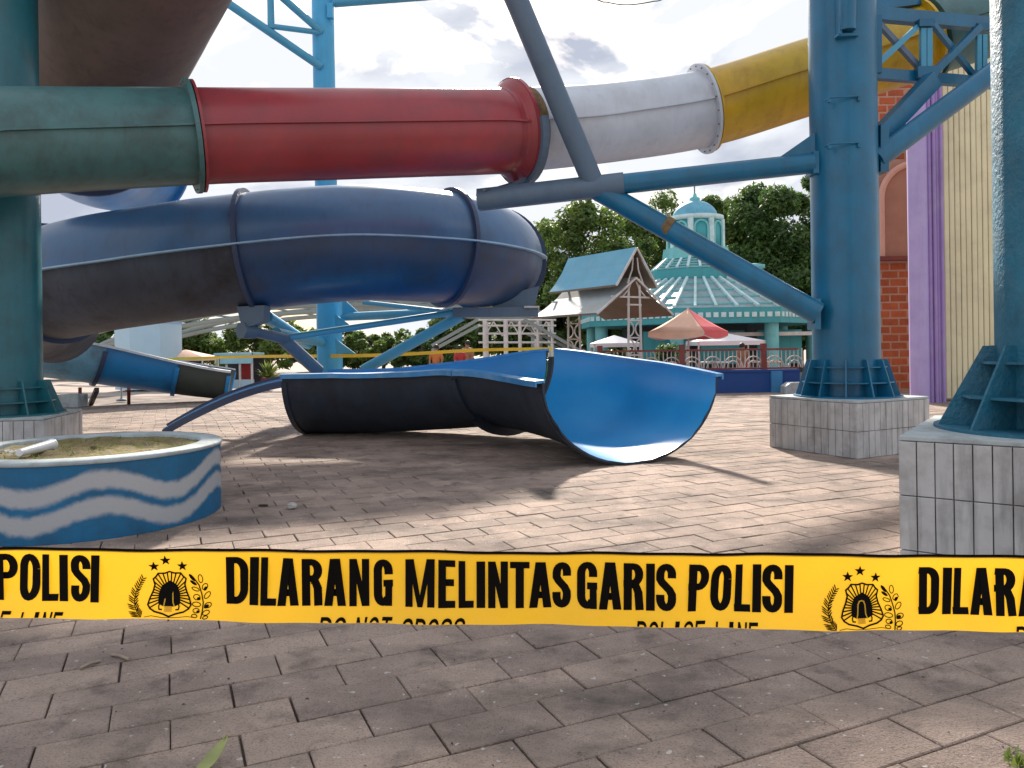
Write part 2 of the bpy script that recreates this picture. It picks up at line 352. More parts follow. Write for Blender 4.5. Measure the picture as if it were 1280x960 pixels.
def tape_mat():
    m = mat('tape_yellow_plastic', (.80, .48, .018), .30, .06, 5, (.66, .38, .015), .45, 4, 0, None, .25, 16)
    b = m.node_tree.nodes['Principled BSDF']; t = m.node_tree
    tr = t.nodes.new('ShaderNodeBsdfTranslucent'); tr.inputs[0].default_value = (.84, .48, .018, 1); ms = t.nodes.new('ShaderNodeMixShader'); ms.inputs[0].default_value = .34
    t.links.new(b.outputs[0], ms.inputs[1]); t.links.new(tr.outputs[0], ms.inputs[2]); t.links.new(ms.outputs[0], t.nodes['Material Output'].inputs[0]); return m
M['tape'] = tape_mat()

# ------------------------------------------------------------------ ground and pavement
g = MB().add([(-400, -60, -.06), (400, -60, -.06), (400, 700, -.06), (-400, 700, -.06)], [(0, 1, 2, 3)])
struct(g.build('ground', M['ground'], origin=(0, 0, -.06)))
AZ = R(24.3); ex = Vector((math.cos(AZ), math.sin(AZ), 0)); en = Vector((-ex.y, ex.x, 0))
RP, PL, N0 = .2245, .425, 1.97
pav = MB().add([(-14, .3, -.030), (13, .3, -.030), (13, 24, -.030), (-14, 24, -.030)], [(0, 1, 2, 3)])
pav_o = struct(pav.build('pavement', M['joint'], origin=(0, 0, -.03)))
def paver_geo(L, W, ch=.004):
    a, b = L / 2, W / 2; c, d = a - ch, b - ch
    vs = [(-a, -b, -.03), (a, -b, -.03), (a, b, -.03), (-a, b, -.03), (-a, -b, -ch), (a, -b, -ch), (a, b, -ch), (-a, b, -ch), (-c, -d, 0), (c, -d, 0), (c, d, 0), (-c, d, 0)]
    fs = [(8, 9, 10, 11)] + [(i, (i + 1) % 4, 4 + (i + 1) % 4, 4 + i) for i in range(4)] + [(4 + i, 4 + (i + 1) % 4, 8 + (i + 1) % 4, 8 + i) for i in range(4)]
    return vs, fs
cells = []
for k in range(-40, 90):
    for j in range(-60, 80):
        ph = (0.0 if k % 2 == 0 else .222) + (math.sin(k * 12.9) * .014 if abs(k) > 6 else 0)
        c = ex * (ph + (j + .5) * PL) + en * (N0 + (k + .5) * RP)
        if not (-13.5 < c.x < 12.5 and .8 < c.y < 23.6): continue
        if abs(c.x) > c.y * .72 + 1.6: continue
        u = 640 + F * c.x / c.y; v = YH + F * H / c.y
        vis = 0
        if -20 < u < 1300 and v < 985 and not (688 < v < 785): vis = 1 / c.y
        cells.append((vis, c, k, j))
cells.sort(key=lambda q: -q[0])
pv, pf = paver_geo(PL - .007, RP - .007)
pm = [bpy.data.meshes.new('paver') for _ in range(3)]
for i, m_ in enumerate(pm):
    a, b = paver_geo(PL - (.006, .008, .007)[i], RP - (.008, .006, .007)[i]); m_.from_pydata(a, [], b); m_.materials.append(M['paver'])
rest = MB(); zrot = Matrix.Rotation(AZ, 3, 'Z')
for i, (vis, c, k, j) in enumerate(cells):
    dz = rnd.uniform(-.004, .002); tx, ty = rnd.uniform(-.006, .006), rnd.uniform(-.008, .008); jj = rnd.uniform(-.002, .002)
    if i < 298:
        o = bpy.data.objects.new('paver', pm[i % 3]); C.objects.link(o); o.parent = pav_o
        o.location = (c.x + ex.x * jj, c.y + ex.y * jj, dz + .03); o.rotation_euler = (tx * .6, ty * .6, AZ + rnd.uniform(-.006, .006))
    else:
        rest.add([zrot @ Vector(p) + Vector((c.x + ex.x * jj, c.y + ex.y * jj, dz + p[0] * ty * .5 + p[1] * tx)) for p in pv], pf)
ro = rest.build('paver_field', M['paver'], pav_o); ro['kind'] = 'stuff'

# ------------------------------------------------------------------ tiled piers and columns
def pier(center, side, height, rot, label, tw=.1, th=.325):
    root = thing('tiled_pier', (center[0], center[1], 0), label, 'pier', 'tiled column piers')
    Mz = Matrix.Rotation(rot, 3, 'Z'); cc = Vector((center[0], center[1], 0)); hs = side / 2
    MB().box(cc + Vector((0, 0, (height - .02) / 2)), (side - .04, side - .04, height - .02), Mz).build('pier_core', M['grout'], root)
    MB().box(cc + Vector((0, 0, height - .008)), (side - .006, side - .006, .03), Mz).build('pier_top', M['pier_cap'], root, .006)
    n = max(2, round(side / tw)); tw = side / n; rows = []
    z = height - .025
    while z > 0.01:
        hh = min(th, z); rows.append((z - hh, hh)); z -= hh
    me = {}
    for fi in range(4):
        A = Mz @ Matrix.Rotation(fi * math.pi / 2, 3, 'Z')
        nrm = A @ Vector((0, -1, 0)); al = A @ Vector((1, 0, 0))
        if nrm.dot(Vector((-center[0], -center[1], 0))) < -0.35 * Vector(center[:2]).length: continue
        for ri, (z0, hh) in enumerate(rows):
            key = (round(hh, 3))
            if key not in me:
                m_ = bpy.data.meshes.new('tile'); a, b = paver_geo(tw - .006, hh - .006, .003); m_.from_pydata(a, [], b); m_.materials.append(M['tile']); me[key] = m_
            for i in range(n):
                o = bpy.data.objects.new('tile', me[key]); C.objects.link(o); o.parent = root
                p = al * (-hs + (i + .5) * tw) + nrm * (hs + rnd.uniform(-.002, .002)); p.z = z0 + hh / 2
                o.location = p
                Q = Matrix((al, Vector((0, 0, 1)), nrm)).transposed() @ Matrix.Rotation(rnd.uniform(-.004, .004), 3, 'Z')
                o.rotation_euler = Q.to_euler()
    return root
def column(center, r, z0, z1, mat_, label, fins=10, rot=0.0, fin_h=.47, fin_r=None, name='support_column'):
    root = thing(name, (center[0], center[1], z0), label, 'column', 'slide support columns')
    cc = Vector((center[0], center[1], 0)); fin_r = fin_r or r + .21
    sh = MB().pipe([cc + Vector((0, 0, z)) for z in (z0 + .02, (z0 + z1) / 2, z1)], r, 48)
    sh.build('shaft', mat_, root)
    MB().lathe(cc, [(0, z0), (fin_r + .03, z0), (fin_r + .03, z0 + .025), (0, z0 + .025)], 40, smooth=False).build('base_plate', mat_, root)
    for zz, rr in ((z0 + fin_h * .40, fin_r - (fin_r - r) * .32), (z0 + fin_h * .80, r + (fin_r - r) * .32)):
        MB().lathe(cc, [(r - .01, zz - .008), (rr, zz - .008), (rr, zz + .008), (r - .01, zz + .008)], fins, smooth=False).build('ring_plate', mat_, root)
    for k in range(fins):
        a = rot + 2 * math.pi * k / fins; d = Vector((math.cos(a), math.sin(a), 0)); t = Vector((-d.y, d.x, 0)) * .018
        poly = [cc + d * (r - .02) + Vector((0, 0, z0 + .02)), cc + d * fin_r + Vector((0, 0, z0 + .02)), cc + d * (fin_r - .01) + Vector((0, 0, z0 + .05)), cc + d * (r + .07) + Vector((0, 0, z0 + fin_h)), cc + d * (r - .02) + Vector((0, 0, z0 + fin_h))]
        MB().prism(poly, t).build('gusset_plate', mat_, root)
    return root
# centre-right column
pier((4.22, 9.70), 1.32, .66, R(28), 'white tiled pier under the blue column that carries the diagonal brace')
CC = Vector((4.22, 9.70, 0))
colC = column((4.22, 9.70), .40, .66, 9.5, M['col_blue'], 'dark blue steel column with diagonal brace and rungs beside orange brick wall', 12, .1)
NODE = P(745, 236, 9.95)
armE = P(598, 250, 10.15); armM = P(778, 230, 9.85); armC = P(1016, 204, 9.62)
o = MB().pipe([armC, armM], .128, 18).build('horizontal_arm', M['col_blue'], colC)
o = MB().pipe([armM + (armM - armE).normalized() * .02, armE], .155, 6).build('arm_sleeve', M['pipe_grey'], colC)
o['label'] = 'grey faceted sleeve on the arm end'
MB().pipe([P(1022, 392, 9.45), NODE], .140, 18).build('diagonal_brace', M['col_blue'], colC)
MB().pipe([P(838, 287, 9.77) , P(829.5, 282, 9.79)], .1435, 18, cap=False).build('rusted_band', M['rust'], colC)
MB().pipe([NODE + Vector((0, 0, -.02)), P(645, -2, 9.3), P(560, -190, 8.9)], .142, 18).build('upper_strut', M['pipe_grey'], colC)
for a_, b_, c_ in ((P(1018, 193, 9.6), P(1018, 166, 9.6), P(975, 196, 9.62)),):
    MB().prism([a_, b_, c_], Vector((0, .03, 0))).build('stiffener', M['col_blue'], colC)
MB().prism([P(1014, 374, 9.52), P(1014, 412, 9.52), P(1021, 412, 9.52), P(1021, 374, 9.52)], Vector((0, .26, 0))).build('brace_plate', M['col_blue'], colC)
MB().prism([P(1012, 192, 9.66), P(1012, 219, 9.66), P(1019, 219, 9.66), P(1019, 192, 9.66)], Vector((0, .26, 0))).build('arm_plate', M['col_blue'], colC)
for y in (122, 180):
    a, b = P(1037, y, 9.27), P(1074, y - 2, 9.27); d = Vector((0, .12, 0))
    MB().pipe([a + d, a, b, b + d], .012, 8).build('rung', M['col_blue'], colC)
    for q in (a, b): MB().box(q + Vector((0, .02, -.03)), (.03, .05, .05)).build('rung_foot', M['col_blue'], colC)
MB().pipe([P(1059, 38, 9.26), P(1059, -40, 9.2)], .10, 16).build('stub_pipe', M['col_blue'], colC)
MB().box(P(1058, 45, 9.29), (.26, .10, .03)).build('stub_plate', M['col_blue'], colC)
MB().box(P(1048, 20, 9.30), (.03, .14, .5)).build('stub_cheek', M['col_blue'], colC)
# seam strip down the shaft
MB().beam(P(1072, 48, 9.315), P(1075, 250, 9.315), .012, .012).build('weld_seam', M['col_blue'], colC)
braceR = P(1245, 88, 9.9)
MB().pipe([P(1094, 200, 9.62), braceR, P(1330, 22, 10.1)], .135, 18).build('diagonal_brace', M['col_blue'], colC)
MB().beam(P(1092, 178, 9.75), P(1166, 100, 10.1), .16, .22).build('truss_strut', M['col_blue'], colC)
MB().prism([P(1093, 160, 9.7), P(1093, 218, 9.7), P(1103, 218, 9.7), P(1103, 160, 9.7)], Vector((0, .34, 0))).build('brace_plate', M['col_blue'], colC)
# right near column
prot = R(-36)
pier((3.53, 4.99), 1.6, .75, prot, 'large white tiled pier with dark stains under the peeling column', .1, .34)
colR = column((3.60, 5.02), .38, .75, 9.0, M['col_peel'], 'peeling blue steel column on the large stained tiled pier', 10, .22, .56, .38 + .34)
# left column
pier((-5.94, 9.0), 1.25, .63, R(12), 'grey weathered tiled pier behind the round wave painted planter')
colL = column((-5.94, 9.0), .38, .63, 9.5, M['col_teal'], 'teal steel column behind the round planter and teal tube', 10, .0, .40)
for z in (2.45, 2.0, 1.55):
    a = Vector((-6.02, 8.62, z)); b = Vector((-5.96, 8.62, z))
    MB().pipe([a + Vector((-.2, .02, .18)), a + Vector((-.2, -.10, .18)), a + Vector((-.2, -.10, -.18)), a + Vector((-.2, .02, -.18))], .016, 8).build('rung', M['col_teal'], colL)

# box truss between the columns
tr = thing('box_truss', P(1165, 100, 10.3) , 'blue latticed box truss bolted to the column with rungs', 'truss')
def tb(name, a, b, wd, ht, m): MB().beam(a, b, wd, ht).build(name, m, tr)
Ya, Yb = 10.05, 10.75
tb('bottom_chord', P(1088, 92, Ya), P(1250, 105, Yb), .10, .14, M['col_blue'])
tb('top_chord', P(1086, 17, Ya), P(1260, 33, Yb), .12, .17, M['col_blue'])
tb('top_chord', P(1080, 8, Ya + .9), P(1270, -14, Yb + .8), .12, .16, M['col_blue'])
tb('vertical', P(1153.5, 36, 10.2), P(1153.5, 86, 10.2), .07, .06, M['light_pipe'])
tb('vertical', P(1161, 36, 10.2), P(1161, 86, 10.2), .07, .06, M['light_pipe'])
tb('vertical', P(1223, 44, 10.5), P(1223, 96, 10.5), .06, .06, M['light_pipe'])
tb('vertical', P(1230, 44, 10.5), P(1230, 96, 10.5), .06, .06, M['light_pipe'])
tb('vertical', P(1096, 20, 10.05), P(1096, 92, 10.05), .10, .08, M['col_blue'])
tb('diagonal', P(1099, 30, 10.1), P(1154, 90, 10.3), .06, .07, M['pipe_grey'])
tb('diagonal', P(1099, 78, 10.04), P(1146, 34, 10.2), .05, .07, M['light_pipe'])
tb('diagonal', P(1166, 30, 10.3), P(1220, 98, 10.6), .06, .07, M['col_blue'])
tb('diagonal', P(1166, 92, 10.2), P(1224, 34, 10.5), .09, .09, M['col_blue'])
MB().box(P(1157, 91, 10.2), (.26, .12, .14)).build('node_plate', M['col_blue'], tr)
MB().box(P(1156, 30, 10.2), (.20, .12, .10)).build('node_plate', M['col_blue'], tr)
MB().box(P(1228, 35, 10.55), (.20, .12, .10)).build('node_plate', M['col_blue'], tr)

# ------------------------------------------------------------------ coloured tube slide
US = [(-330, 196, 7.0), (-130, 186, 7.3), (0, 178, 7.9), (243, 171, 8.95), (430, 168, 9.55), (600, 165, 10.05), (645, 163, 10.3), (760, 154, 11.0), (881, 136, 11.3), (1000, 100, 11.35), (1150, 52, 11.5), (1300, 2, 11.6), (1440, -60, 11.8)]
UP = [P(*q) for q in US]; UR = .55
tube = thing('tube_water_slide', (UP[5].x, UP[5].y, 0), 'enclosed slide tube in teal, red, white and yellow sections crossing overhead', 'water slide')
def tube_sec(pts, root, u0, u1, n, r, m_up, m_lo, m_lip, lipw=.05, name='tube_section', label=None, lips=(1, -1)):
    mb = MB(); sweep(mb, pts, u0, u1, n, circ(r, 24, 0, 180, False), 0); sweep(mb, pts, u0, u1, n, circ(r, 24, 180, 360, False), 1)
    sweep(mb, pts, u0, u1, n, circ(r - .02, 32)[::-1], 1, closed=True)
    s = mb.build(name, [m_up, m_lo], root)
    if label: s['label'] = label
    for sd_ in lips:
        lp = MB(); a, b = r - .01, r + lipw
        pr = [(sd_ * a, .014), (sd_ * b, .012), (sd_ * b, -.012), (sd_ * a, -.014)]
        sweep(lp, pts, u0, u1, n, pr if sd_ > 0 else pr[::-1], 0, closed=True, smooth=False, caps=True); lp.build('seam_lip', m_lip, s)
    return s
def flange(pts, par, u, r, m_, dr=.09, th=.05, name='flange'):
    p, T, rt, up = frame(pts, u); mb = MB(); seg = 48; vs = []
    for rr, off in ((r - .02, -th / 2), (r + dr, -th / 2), (r + dr, th / 2), (r - .02, th / 2)):
        vs += [p + T * off + (rt * math.cos(a) + up * math.sin(a)) * rr for a in (2 * math.pi * k / seg for k in range(seg))]
    fs = [(i * seg + k, i * seg + (k + 1) % seg, ((i + 1) % 4) * seg + (k + 1) % seg, ((i + 1) % 4) * seg + k) for i in range(4) for k in range(seg)]
    mb.add(vs, fs); return mb.build(name, m_, par)
def bell(pts, par, u, du, r, m_, dr=.10, name='bell_collar'):
    mb = MB(); n = 8
    sweep(mb, pts, u - du, u, n, lambda f: circ(r + .004 + dr * f ** 2.6, 44), 0, closed=True); return mb.build(name, m_, par)
secs = [(0, 3, 'teal_tube'), (3, 6, 'red_tube'), (6, 8, 'white_tube'), (8, 10, 'yellow_tube'), (10, 12, 'teal_tube')]
so = {}
for i, (a, b, mm) in enumerate(secs):
    s = tube_sec(UP, tube, a, b, 30, UR, M[mm], M[mm], M[mm], .045, 'tube_section', mm.split('_')[0] + ' tube section'); so[i] = s
    for k in range(int(a * 2) + 1, int(b * 2)): pass
flange(UP, so[0], 2.985, UR, M['teal_tube'], .10, .05); flange(UP, so[1], 3.02, UR, M['red_tube'], .09, .03)
bell(UP, so[1], 5.94, .5, UR, M['red_tube'], .115); flange(UP, so[1], 5.96, UR, M['red_tube'], .125, .05)
flange(UP, so[2], 6.06, UR, M['rust'], .012, .24, 'raw_edge_band'); flange(UP, so[2], 7.97, UR, M['white_tube'], .10, .04)
flange(UP, so[3], 8.01, UR, M['yellow_tube'], .08, .03); flange(UP, so[3], 9.97, UR, M['yellow_tube'], .10, .04)
flange(UP, so[4], 10.03, UR, M['teal_tube'], .10, .04)
def bolts(pts, par, u, r, m_, n=20):
    p, T, rt, up = frame(pts, u); mb = MB()
    for k in range(n):
        a = 2 * math.pi * k / n; c = p + (rt * math.cos(a) + up * math.sin(a)) * r; mb.pipe([c - T * .035, c + T * .035], .010, 6)
    mb.build('bolt_ring', m_, par)
bolts(UP, so[2], 7.97, UR + .06, M['rust']); bolts(UP, so[0], 2.985, UR + .06, M['rust']); bolts(UP, so[1], 5.96, UR + .08, M['rust'])
# cradle under the red flange, on the arm
pcr, Tc, rc, uc = frame(UP, 6.0)
mb = MB()
sweep(mb, [pcr + Tc * -.03, pcr + Tc * .07], 0, 1, 1, [((UR + .03) * math.cos(R(a)), (UR + .03) * math.sin(R(a))) for a in range(180, 361, 10)] + [((UR + .03 + .16) * math.cos(R(a)), (UR + .03 + .16) * math.sin(R(a))) for a in range(360, 179, -10)], 0, closed=True, smooth=False, caps=True)
mb.build('saddle', M['pipe_grey'], colC)
pb = pcr - uc * (UR + .10)
for k in (-.14, .14):
    q = pb + rc * k; t2 = armE + (armM - armE) * .12; q2 = Vector((t2.x + k * .3, t2.y + k * .5, t2.z + .1))
    MB().prism([q + Tc * -.09, q + Tc * .09, q2 + Tc * .12, q2 - Tc * .12], rc * .03).build('saddle_plate', M['pipe_grey'], colC)

# ------------------------------------------------------------------ big blue coil
CP = [Vector(q) for q in ((-9.9, 16.6, 2.05), (-9.3, 14.6, 2.2), (-8.3, 13.1, 2.35), (-6.9, 12.35, 2.56), (-5.6, 12.15, 2.72), (-4.5, 12.15, 2.86), (-2.7, 12.3, 3.03), (-1.35, 12.65, 3.02), (-.62, 13.3, 2.98), (-.33, 14.3, 2.97), (-.55, 15.6, 3.05), (-1.6, 17.0, 3.3), (-3.4, 17.9, 3.7), (-5.4, 17.9, 4.1))]
CR_ = .925
coil = thing('spiral_tube_slide', (-3, 13, 0), 'large blue spiral slide tube with pale seam below the red tube', 'water slide')
cl = []
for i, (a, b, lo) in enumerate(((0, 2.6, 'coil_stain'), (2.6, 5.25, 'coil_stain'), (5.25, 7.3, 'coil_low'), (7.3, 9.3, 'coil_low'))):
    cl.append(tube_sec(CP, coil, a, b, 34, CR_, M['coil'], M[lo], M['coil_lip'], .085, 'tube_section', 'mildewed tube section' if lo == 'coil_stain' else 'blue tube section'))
for i, u in ((1, 2.6), (2, 5.25), (3, 7.3)):
    flange(CP, cl[i], u, CR_, M['coil_ring'], .075, .07)
flange(CP, cl[3], 9.27, CR_, M['coil_ring'], .10, .06); flange(CP, cl[3], 9.0, CR_, M['coil_ring'], .06, .03, 'rib')
def saddle(par, pts, u, r, a0, a1, wd, m_, dep=.2):
    p, T, rt, up = frame(pts, u); mb = MB()
    sweep(mb, [p - T * wd / 2, p + T * wd / 2], 0, 1, 1, [(r * math.cos(R(a)), r * math.sin(R(a))) for a in range(a0, a1 + 1, 8)] + [((r + dep) * math.cos(R(a)), (r + dep) * math.sin(R(a))) for a in range(a1, a0 - 1, -8)], 0, closed=True, smooth=False, caps=True)
    return mb.build('saddle', m_, par)
# light blue pillar behind the coil with its arms
pil = thing('support_pillar', (P(412, 430, 16).x, 16, 0), 'light blue steel pillar behind the spiral slide with several thin arms', 'column')
px = P(412, 430, 16).x
MB().pipe([(px, 16, 0.0), (px, 16, 2.4)], .27, 8).build('lower_shaft', M['light_pillar'], pil)
MB().pipe([(px - .02, 16, 2.4), (px - .05, 16, 11)], .225, 24).build('shaft', M['light_pillar'], pil)
def arm(a, b, r, m='light_pipe'): MB().pipe([a, b], r, 12).build('arm', M[m], pil)
arm(P(270, -6, 15), P(402, 84, 15.8), .085); arm(P(345, -10, 15.2), P(402, 40, 15.8), .075); arm(P(338, -10, 15.4), P(339, 36, 15.4), .07); arm(P(340, 33, 15.4), P(402, 41, 15.8), .055)
arm(P(418, 3, 15.9), P(560, -8, 15.5), .10)
MB().box(P(413, 14, 15.8), (.12, .12, .3)).build('bracket', M['light_pillar'], pil)
nl = P(352, 422, 12.6); nr = P(590, 391, 13.4)
arm(P(430, 396, 15.8), P(576, 390, 13.6), .085); arm(P(352, 423, 12.6), P(578, 389, 13.4), .055); arm(P(455, 462, 14.2), P(578, 394, 13.5), .10)
arm(P(455, 378, 15), P(560, 390, 13.7), .045); arm(P(333, 396, 12.9), P(385, 430, 15.6), .11, 'light_pillar'); arm(P(345, 416, 12.6), P(402, 428, 15.7), .09, 'light_pipe'); arm(P(354, 424, 12.6), P(398, 464, 13.2), .11, 'pipe_grey')
for z in (1.75, 1.25): MB().prism([(px + .2, 15.7, z), (px + .62, 15.6, z), (px + .2, 15.6, z + .32)], Vector((0, .03, 0))).build('stiffener', M['light_pillar'], pil)
MB().prism([P(428, 372, 15.7), P(450, 392, 15.7), P(428, 392, 15.7)], Vector((0, .04, 0))).build('stiffener', M['light_pillar'], pil)
# left cradle
saddle(coil, CP, 5.25, CR_ + .02, 180, 268, .12, M['pipe_grey'], .07)
MB().prism([P(300, 384, 11.9), P(334, 382, 11.9), P(333, 402, 11.9), P(318, 408, 11.9), P(306, 408, 11.9)], Vector((0, .30, 0))).build('cradle_plate', M['pipe_grey'], coil)
MB().pipe([P(301, 413, 11.75), P(316, 414, 11.95)], .135, 6).build('cradle_end_cap', M['pipe_grey'], coil)
MB().pipe([P(312, 413, 11.9), P(358, 424, 12.6)], .088, 10).build('cradle_beam', M['pipe_grey'], coil)
# right cradle
saddle(coil, CP, 9.1, CR_ + .02, 216, 312, .16, M['col_blue'], .11)
MB().prism([P(617, 386, 13.6), P(668, 386, 13.6), P(674, 358, 13.6), P(612, 374, 13.6)], Vector((0, .22, 0))).build('cradle_plate', M['pipe_grey'], coil)
MB().beam(P(566, 391, 13.4), P(672, 390, 13.5), .22, .17).build('cradle_beam', M['pipe_grey'], coil)
MB().beam(P(655, 384, 13.4), P(674, 384, 13.4), .3, .03).build('cradle_plate', M['white_steel'], coil)

# ------------------------------------------------------------------ overhead brown tube
OP = [P(260, -330, 7.6), P(215, -150, 9.0), P(157, -4, 10.4), P(112, 105, 11.6), P(112, 160, 12.9), P(140, 186, 14.2), P(215, 196, 15.6), P(330, 190, 16.8)]
ot = thing('overhead_slide_tube', (OP[3].x, OP[3].y, 0), 'wide brown streaked slide tube rising above the teal section', 'water slide')
s1 = tube_sec(OP, ot, 0, 3.9, 30, 1.13, M['brown_tube'], M['brown_tube'], M['brown_lip'], .07, 'tube_section', 'brown streaked section', lips=(1, -1))
s2 = tube_sec(OP, ot, 3.9, 5.6, 20, 1.13, M['far_blue_tube'], M['far_blue_tube'], M['coil_lip'], .07, 'tube_section', 'blue lower section')
flange(OP, s2, 3.9, 1.13, M['coil_ring'], .09, .05); flange(OP, s2, 5.55, 1.13, M['far_blue_tube'], .09, .05)

# ------------------------------------------------------------------ fallen half pipes
def half_pipe(name, pts, u0, u1, n, hw, dep, roll, label, rag=0.0, flange_us=(), ush=None, mats=None):
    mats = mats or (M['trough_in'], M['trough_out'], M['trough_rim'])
    base = cat_rom(pts, (u0 + u1) / 2)
    root = thing(name, (base.x, base.y, 0), label, 'slide section', 'fallen slide halves')
    th = .022
    inn = [(hw * math.cos(R(a)), dep * math.sin(R(a))) for a in range(180, 361, 6)]
    out = [((hw + th) * math.cos(R(a)), (dep + th) * math.sin(R(a))) for a in range(180, 361, 6)]
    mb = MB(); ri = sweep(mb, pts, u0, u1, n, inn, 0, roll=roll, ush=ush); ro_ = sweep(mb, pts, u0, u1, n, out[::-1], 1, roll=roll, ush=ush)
    m = len(inn)
    for e_ in (0, n):                          # end edges
        a, b = ri[e_], ro_[e_][::-1]
        mb.add(a + b, [(k, k + 1, m + k + 1, m + k) for k in range(m - 1)], 1)
    mb.build('shell', mats[:2], root)
    for sd_ in (-1, 1):
        lp = MB(); x0 = sd_ * (hw - .012); x1 = sd_ * (hw + .105)
        pr = [(x0, .03), (x1, .022), (x1, -.045), (sd_ * (hw + .085), -.045), (sd_ * (hw + .085), -.008), (x0, -.008)]
        sweep(lp, pts, u0, u1, n, pr if sd_ > 0 else pr[::-1], 0, closed=True, roll=roll, smooth=False, caps=True, ush=ush); lp.build('rim', mats[2], root)
    for u, dr in flange_us:
        fr = (u - u0) / (u1 - u0); p, T, rt, up = frame(pts, u); a_ = roll(fr); rt, up = rt * math.cos(a_) + up * math.sin(a_), up * math.cos(a_) - rt * math.sin(a_)
        mb = MB(); vs = []; angs = list(range(186, 355, 6)) if dr < .1 else list(range(222, 324, 6)); k_ = len(angs)
        for rr, off in ((.0, -.04), (dr, -.04), (dr, .04), (.0, .04)):
            vs += [p + T * off + rt * ((hw + .01 + rr) * math.cos(R(a))) + up * ((dep + .01 + rr) * math.sin(R(a))) for a in angs]
        fs = [(i * k_ + k, i * k_ + k + 1, ((i + 1) % 4) * k_ + k + 1, ((i + 1) % 4) * k_ + k) for i in range(4) for k in range(k_ - 1)]
        mb.add(vs, fs); mb.build('flange', M['trough_out'], root)
    return root
hw, dep = 1.06, .94
TP = [Vector(q) for q in ((1.66, 7.56, .955), (1.355, 8.63, .962), (.86, 10.12, 1.04), (-.06, 11.16, 1.15), (-1.05, 11.80, 1.06), (-2.15, 12.22, .98), (-3.32, 12.42, .965), (-4.4, 12.4, .965))]
def troll(u): return R(max(0, 7 - 3.2 * abs(u - 3.0)))
half_pipe('fallen_slide_section', TP, 1.0, 2.985, 30, hw, dep, lambda f: troll(1.0 + 1.985 * f), 'fallen bright blue half pipe lying open on the paving, semicircular end facing out', flange_us=((1.05, .03), (2.93, .13)), ush=lambda f, x: (.012 * math.sin(x * 23) + .010 * math.sin(x * 57 + 1) + .008 * math.sin(x * 131)) * (1 - f) ** 24 * (1 if abs(x) < 1.05 else .0))
half_pipe('fallen_slide_section', TP, 3.0, 6.0, 40, hw, dep, lambda f: troll(3.0 + 3.0 * f), 'fallen dark backed half pipe with pale blue rim, joined behind the open one', flange_us=((3.04, .05), (5.97, .03)), ush=lambda f, x: .085 * max(0, (x / hw + .3) / 1.3) * (1 - f) ** 6)
# torn loose rim strip leaning on the far end
rp = [PG(206, 539), P(240, 520, 12.8), P(285, 499, 12.7), P(330, 484, 12.6), P(362, 477, 12.5)]
ls = thing('loose_rim_strip', rp[0], 'bent dark rim strip leaning from ground onto fallen half pipe', 'slide scrap')
mb = MB(); sweep(mb, rp, 0, 4, 30, [(-.09, .085), (.024, .045), (.024, .015), (-.09, .055)], 0, closed=True, smooth=False, caps=True); mb.build('rim_top', M['trough_rim'], ls)
mb = MB(); sweep(mb, rp, 0, 4, 30, [(.026, .030), (.055, .030), (.055, -.075), (.026, -.075)], 0, closed=True, smooth=False, caps=True); mb.build('rim_face', M['coil_ring'], ls)
mb = MB(); sweep(mb, rp, 0, 4, 30, [(-.125, .125), (-.092, .125), (-.092, .0), (-.125, .0)], 0, closed=True, smooth=False, caps=True); mb.build('rim_back', M['coil_ring'], ls)

# ------------------------------------------------------------------ exit chute at the left
EX = [Vector(q) for q in ((-13.6, 17.2, 2.35), (-12.2, 18.3, 1.95), (-10.9, 19.3, 1.62), (-9.7, 20.1, 1.28), (-8.6, 20.6, 1.0), (-7.6, 20.9, .80))]
ec = thing('exit_chute', (-10, 19.6, 0), 'open blue exit chute with pale rim descending behind the teal column', 'water slide')
def chute_sec(u0, u1, m_, d0, d1):
    mb = MB(); sweep(mb, EX, u0, u1, 12, lambda f: [(.95 * math.cos(R(a)), (d0 + (d1 - d0) * f) * math.sin(R(a))) for a in range(180, 361, 8)], 0); sweep(mb, EX, u0, u1, 12, lambda f: [(.97 * math.cos(R(a)), (d0 + (d1 - d0) * f + .02) * math.sin(R(a))) for a in range(360, 179, -8)], 0)
    s = mb.build('chute_section', m_, ec)
    for sd_ in (-1, 1):
        lp = MB(); pr = [(sd_ * .93, .025), (sd_ * 1.06, .02), (sd_ * 1.06, -.04), (sd_ * .93, -.01)]
        sweep(lp, EX, u0, u1, 12, pr if sd_ > 0 else pr[::-1], 0, closed=True, smooth=False, caps=True); lp.build('rim', M['chute_rim'], s)
    return s
a1 = chute_sec(0, 1.35, M['chute_a'], 1.0, 1.0); a2 = chute_sec(1.35, 2.35, M['chute_a'], 1.0, .95); a3 = chute_sec(2.35, 3.75, M['chute_b'], .95, .85); a4 = chute_sec(3.75, 5, M['chute_c'], .85, .78)
for s_, u, dd in ((a1, 1.35, 1.0), (a2, 2.35, .95), (a3, 3.75, .85), (a4, 4.97, .78)):
    p, T, rt, up = frame(EX, u); mb = MB(); vs = []; angs = list(range(184, 357, 6)); k_ = len(angs)
    for rr, off in ((.0, -.05), (.07, -.05), (.07, .05), (.0, .05)): vs += [p + T * off + rt * ((.96 + rr) * math.cos(R(a))) + up * ((dd + .01 + rr) * math.sin(R(a))) for a in angs]
    mb.add(vs, [(i * k_ + k, i * k_ + k + 1, ((i + 1) % 4) * k_ + k + 1, ((i + 1) % 4) * k_ + k) for i in range(4) for k in range(k_ - 1)]); mb.build('flange', M['coil_ring'] if u < 3 else M['chute_b'], s_)
MB().beam(P(121, 487, 18.5), PG(113, 506), .10, .10).build('leg', M['black_metal'], ec)
MB().beam((-11.9, 18.0, .95), (-11.9, 18.0, 0), .10, .10).build('leg', M['black_metal'], ec)
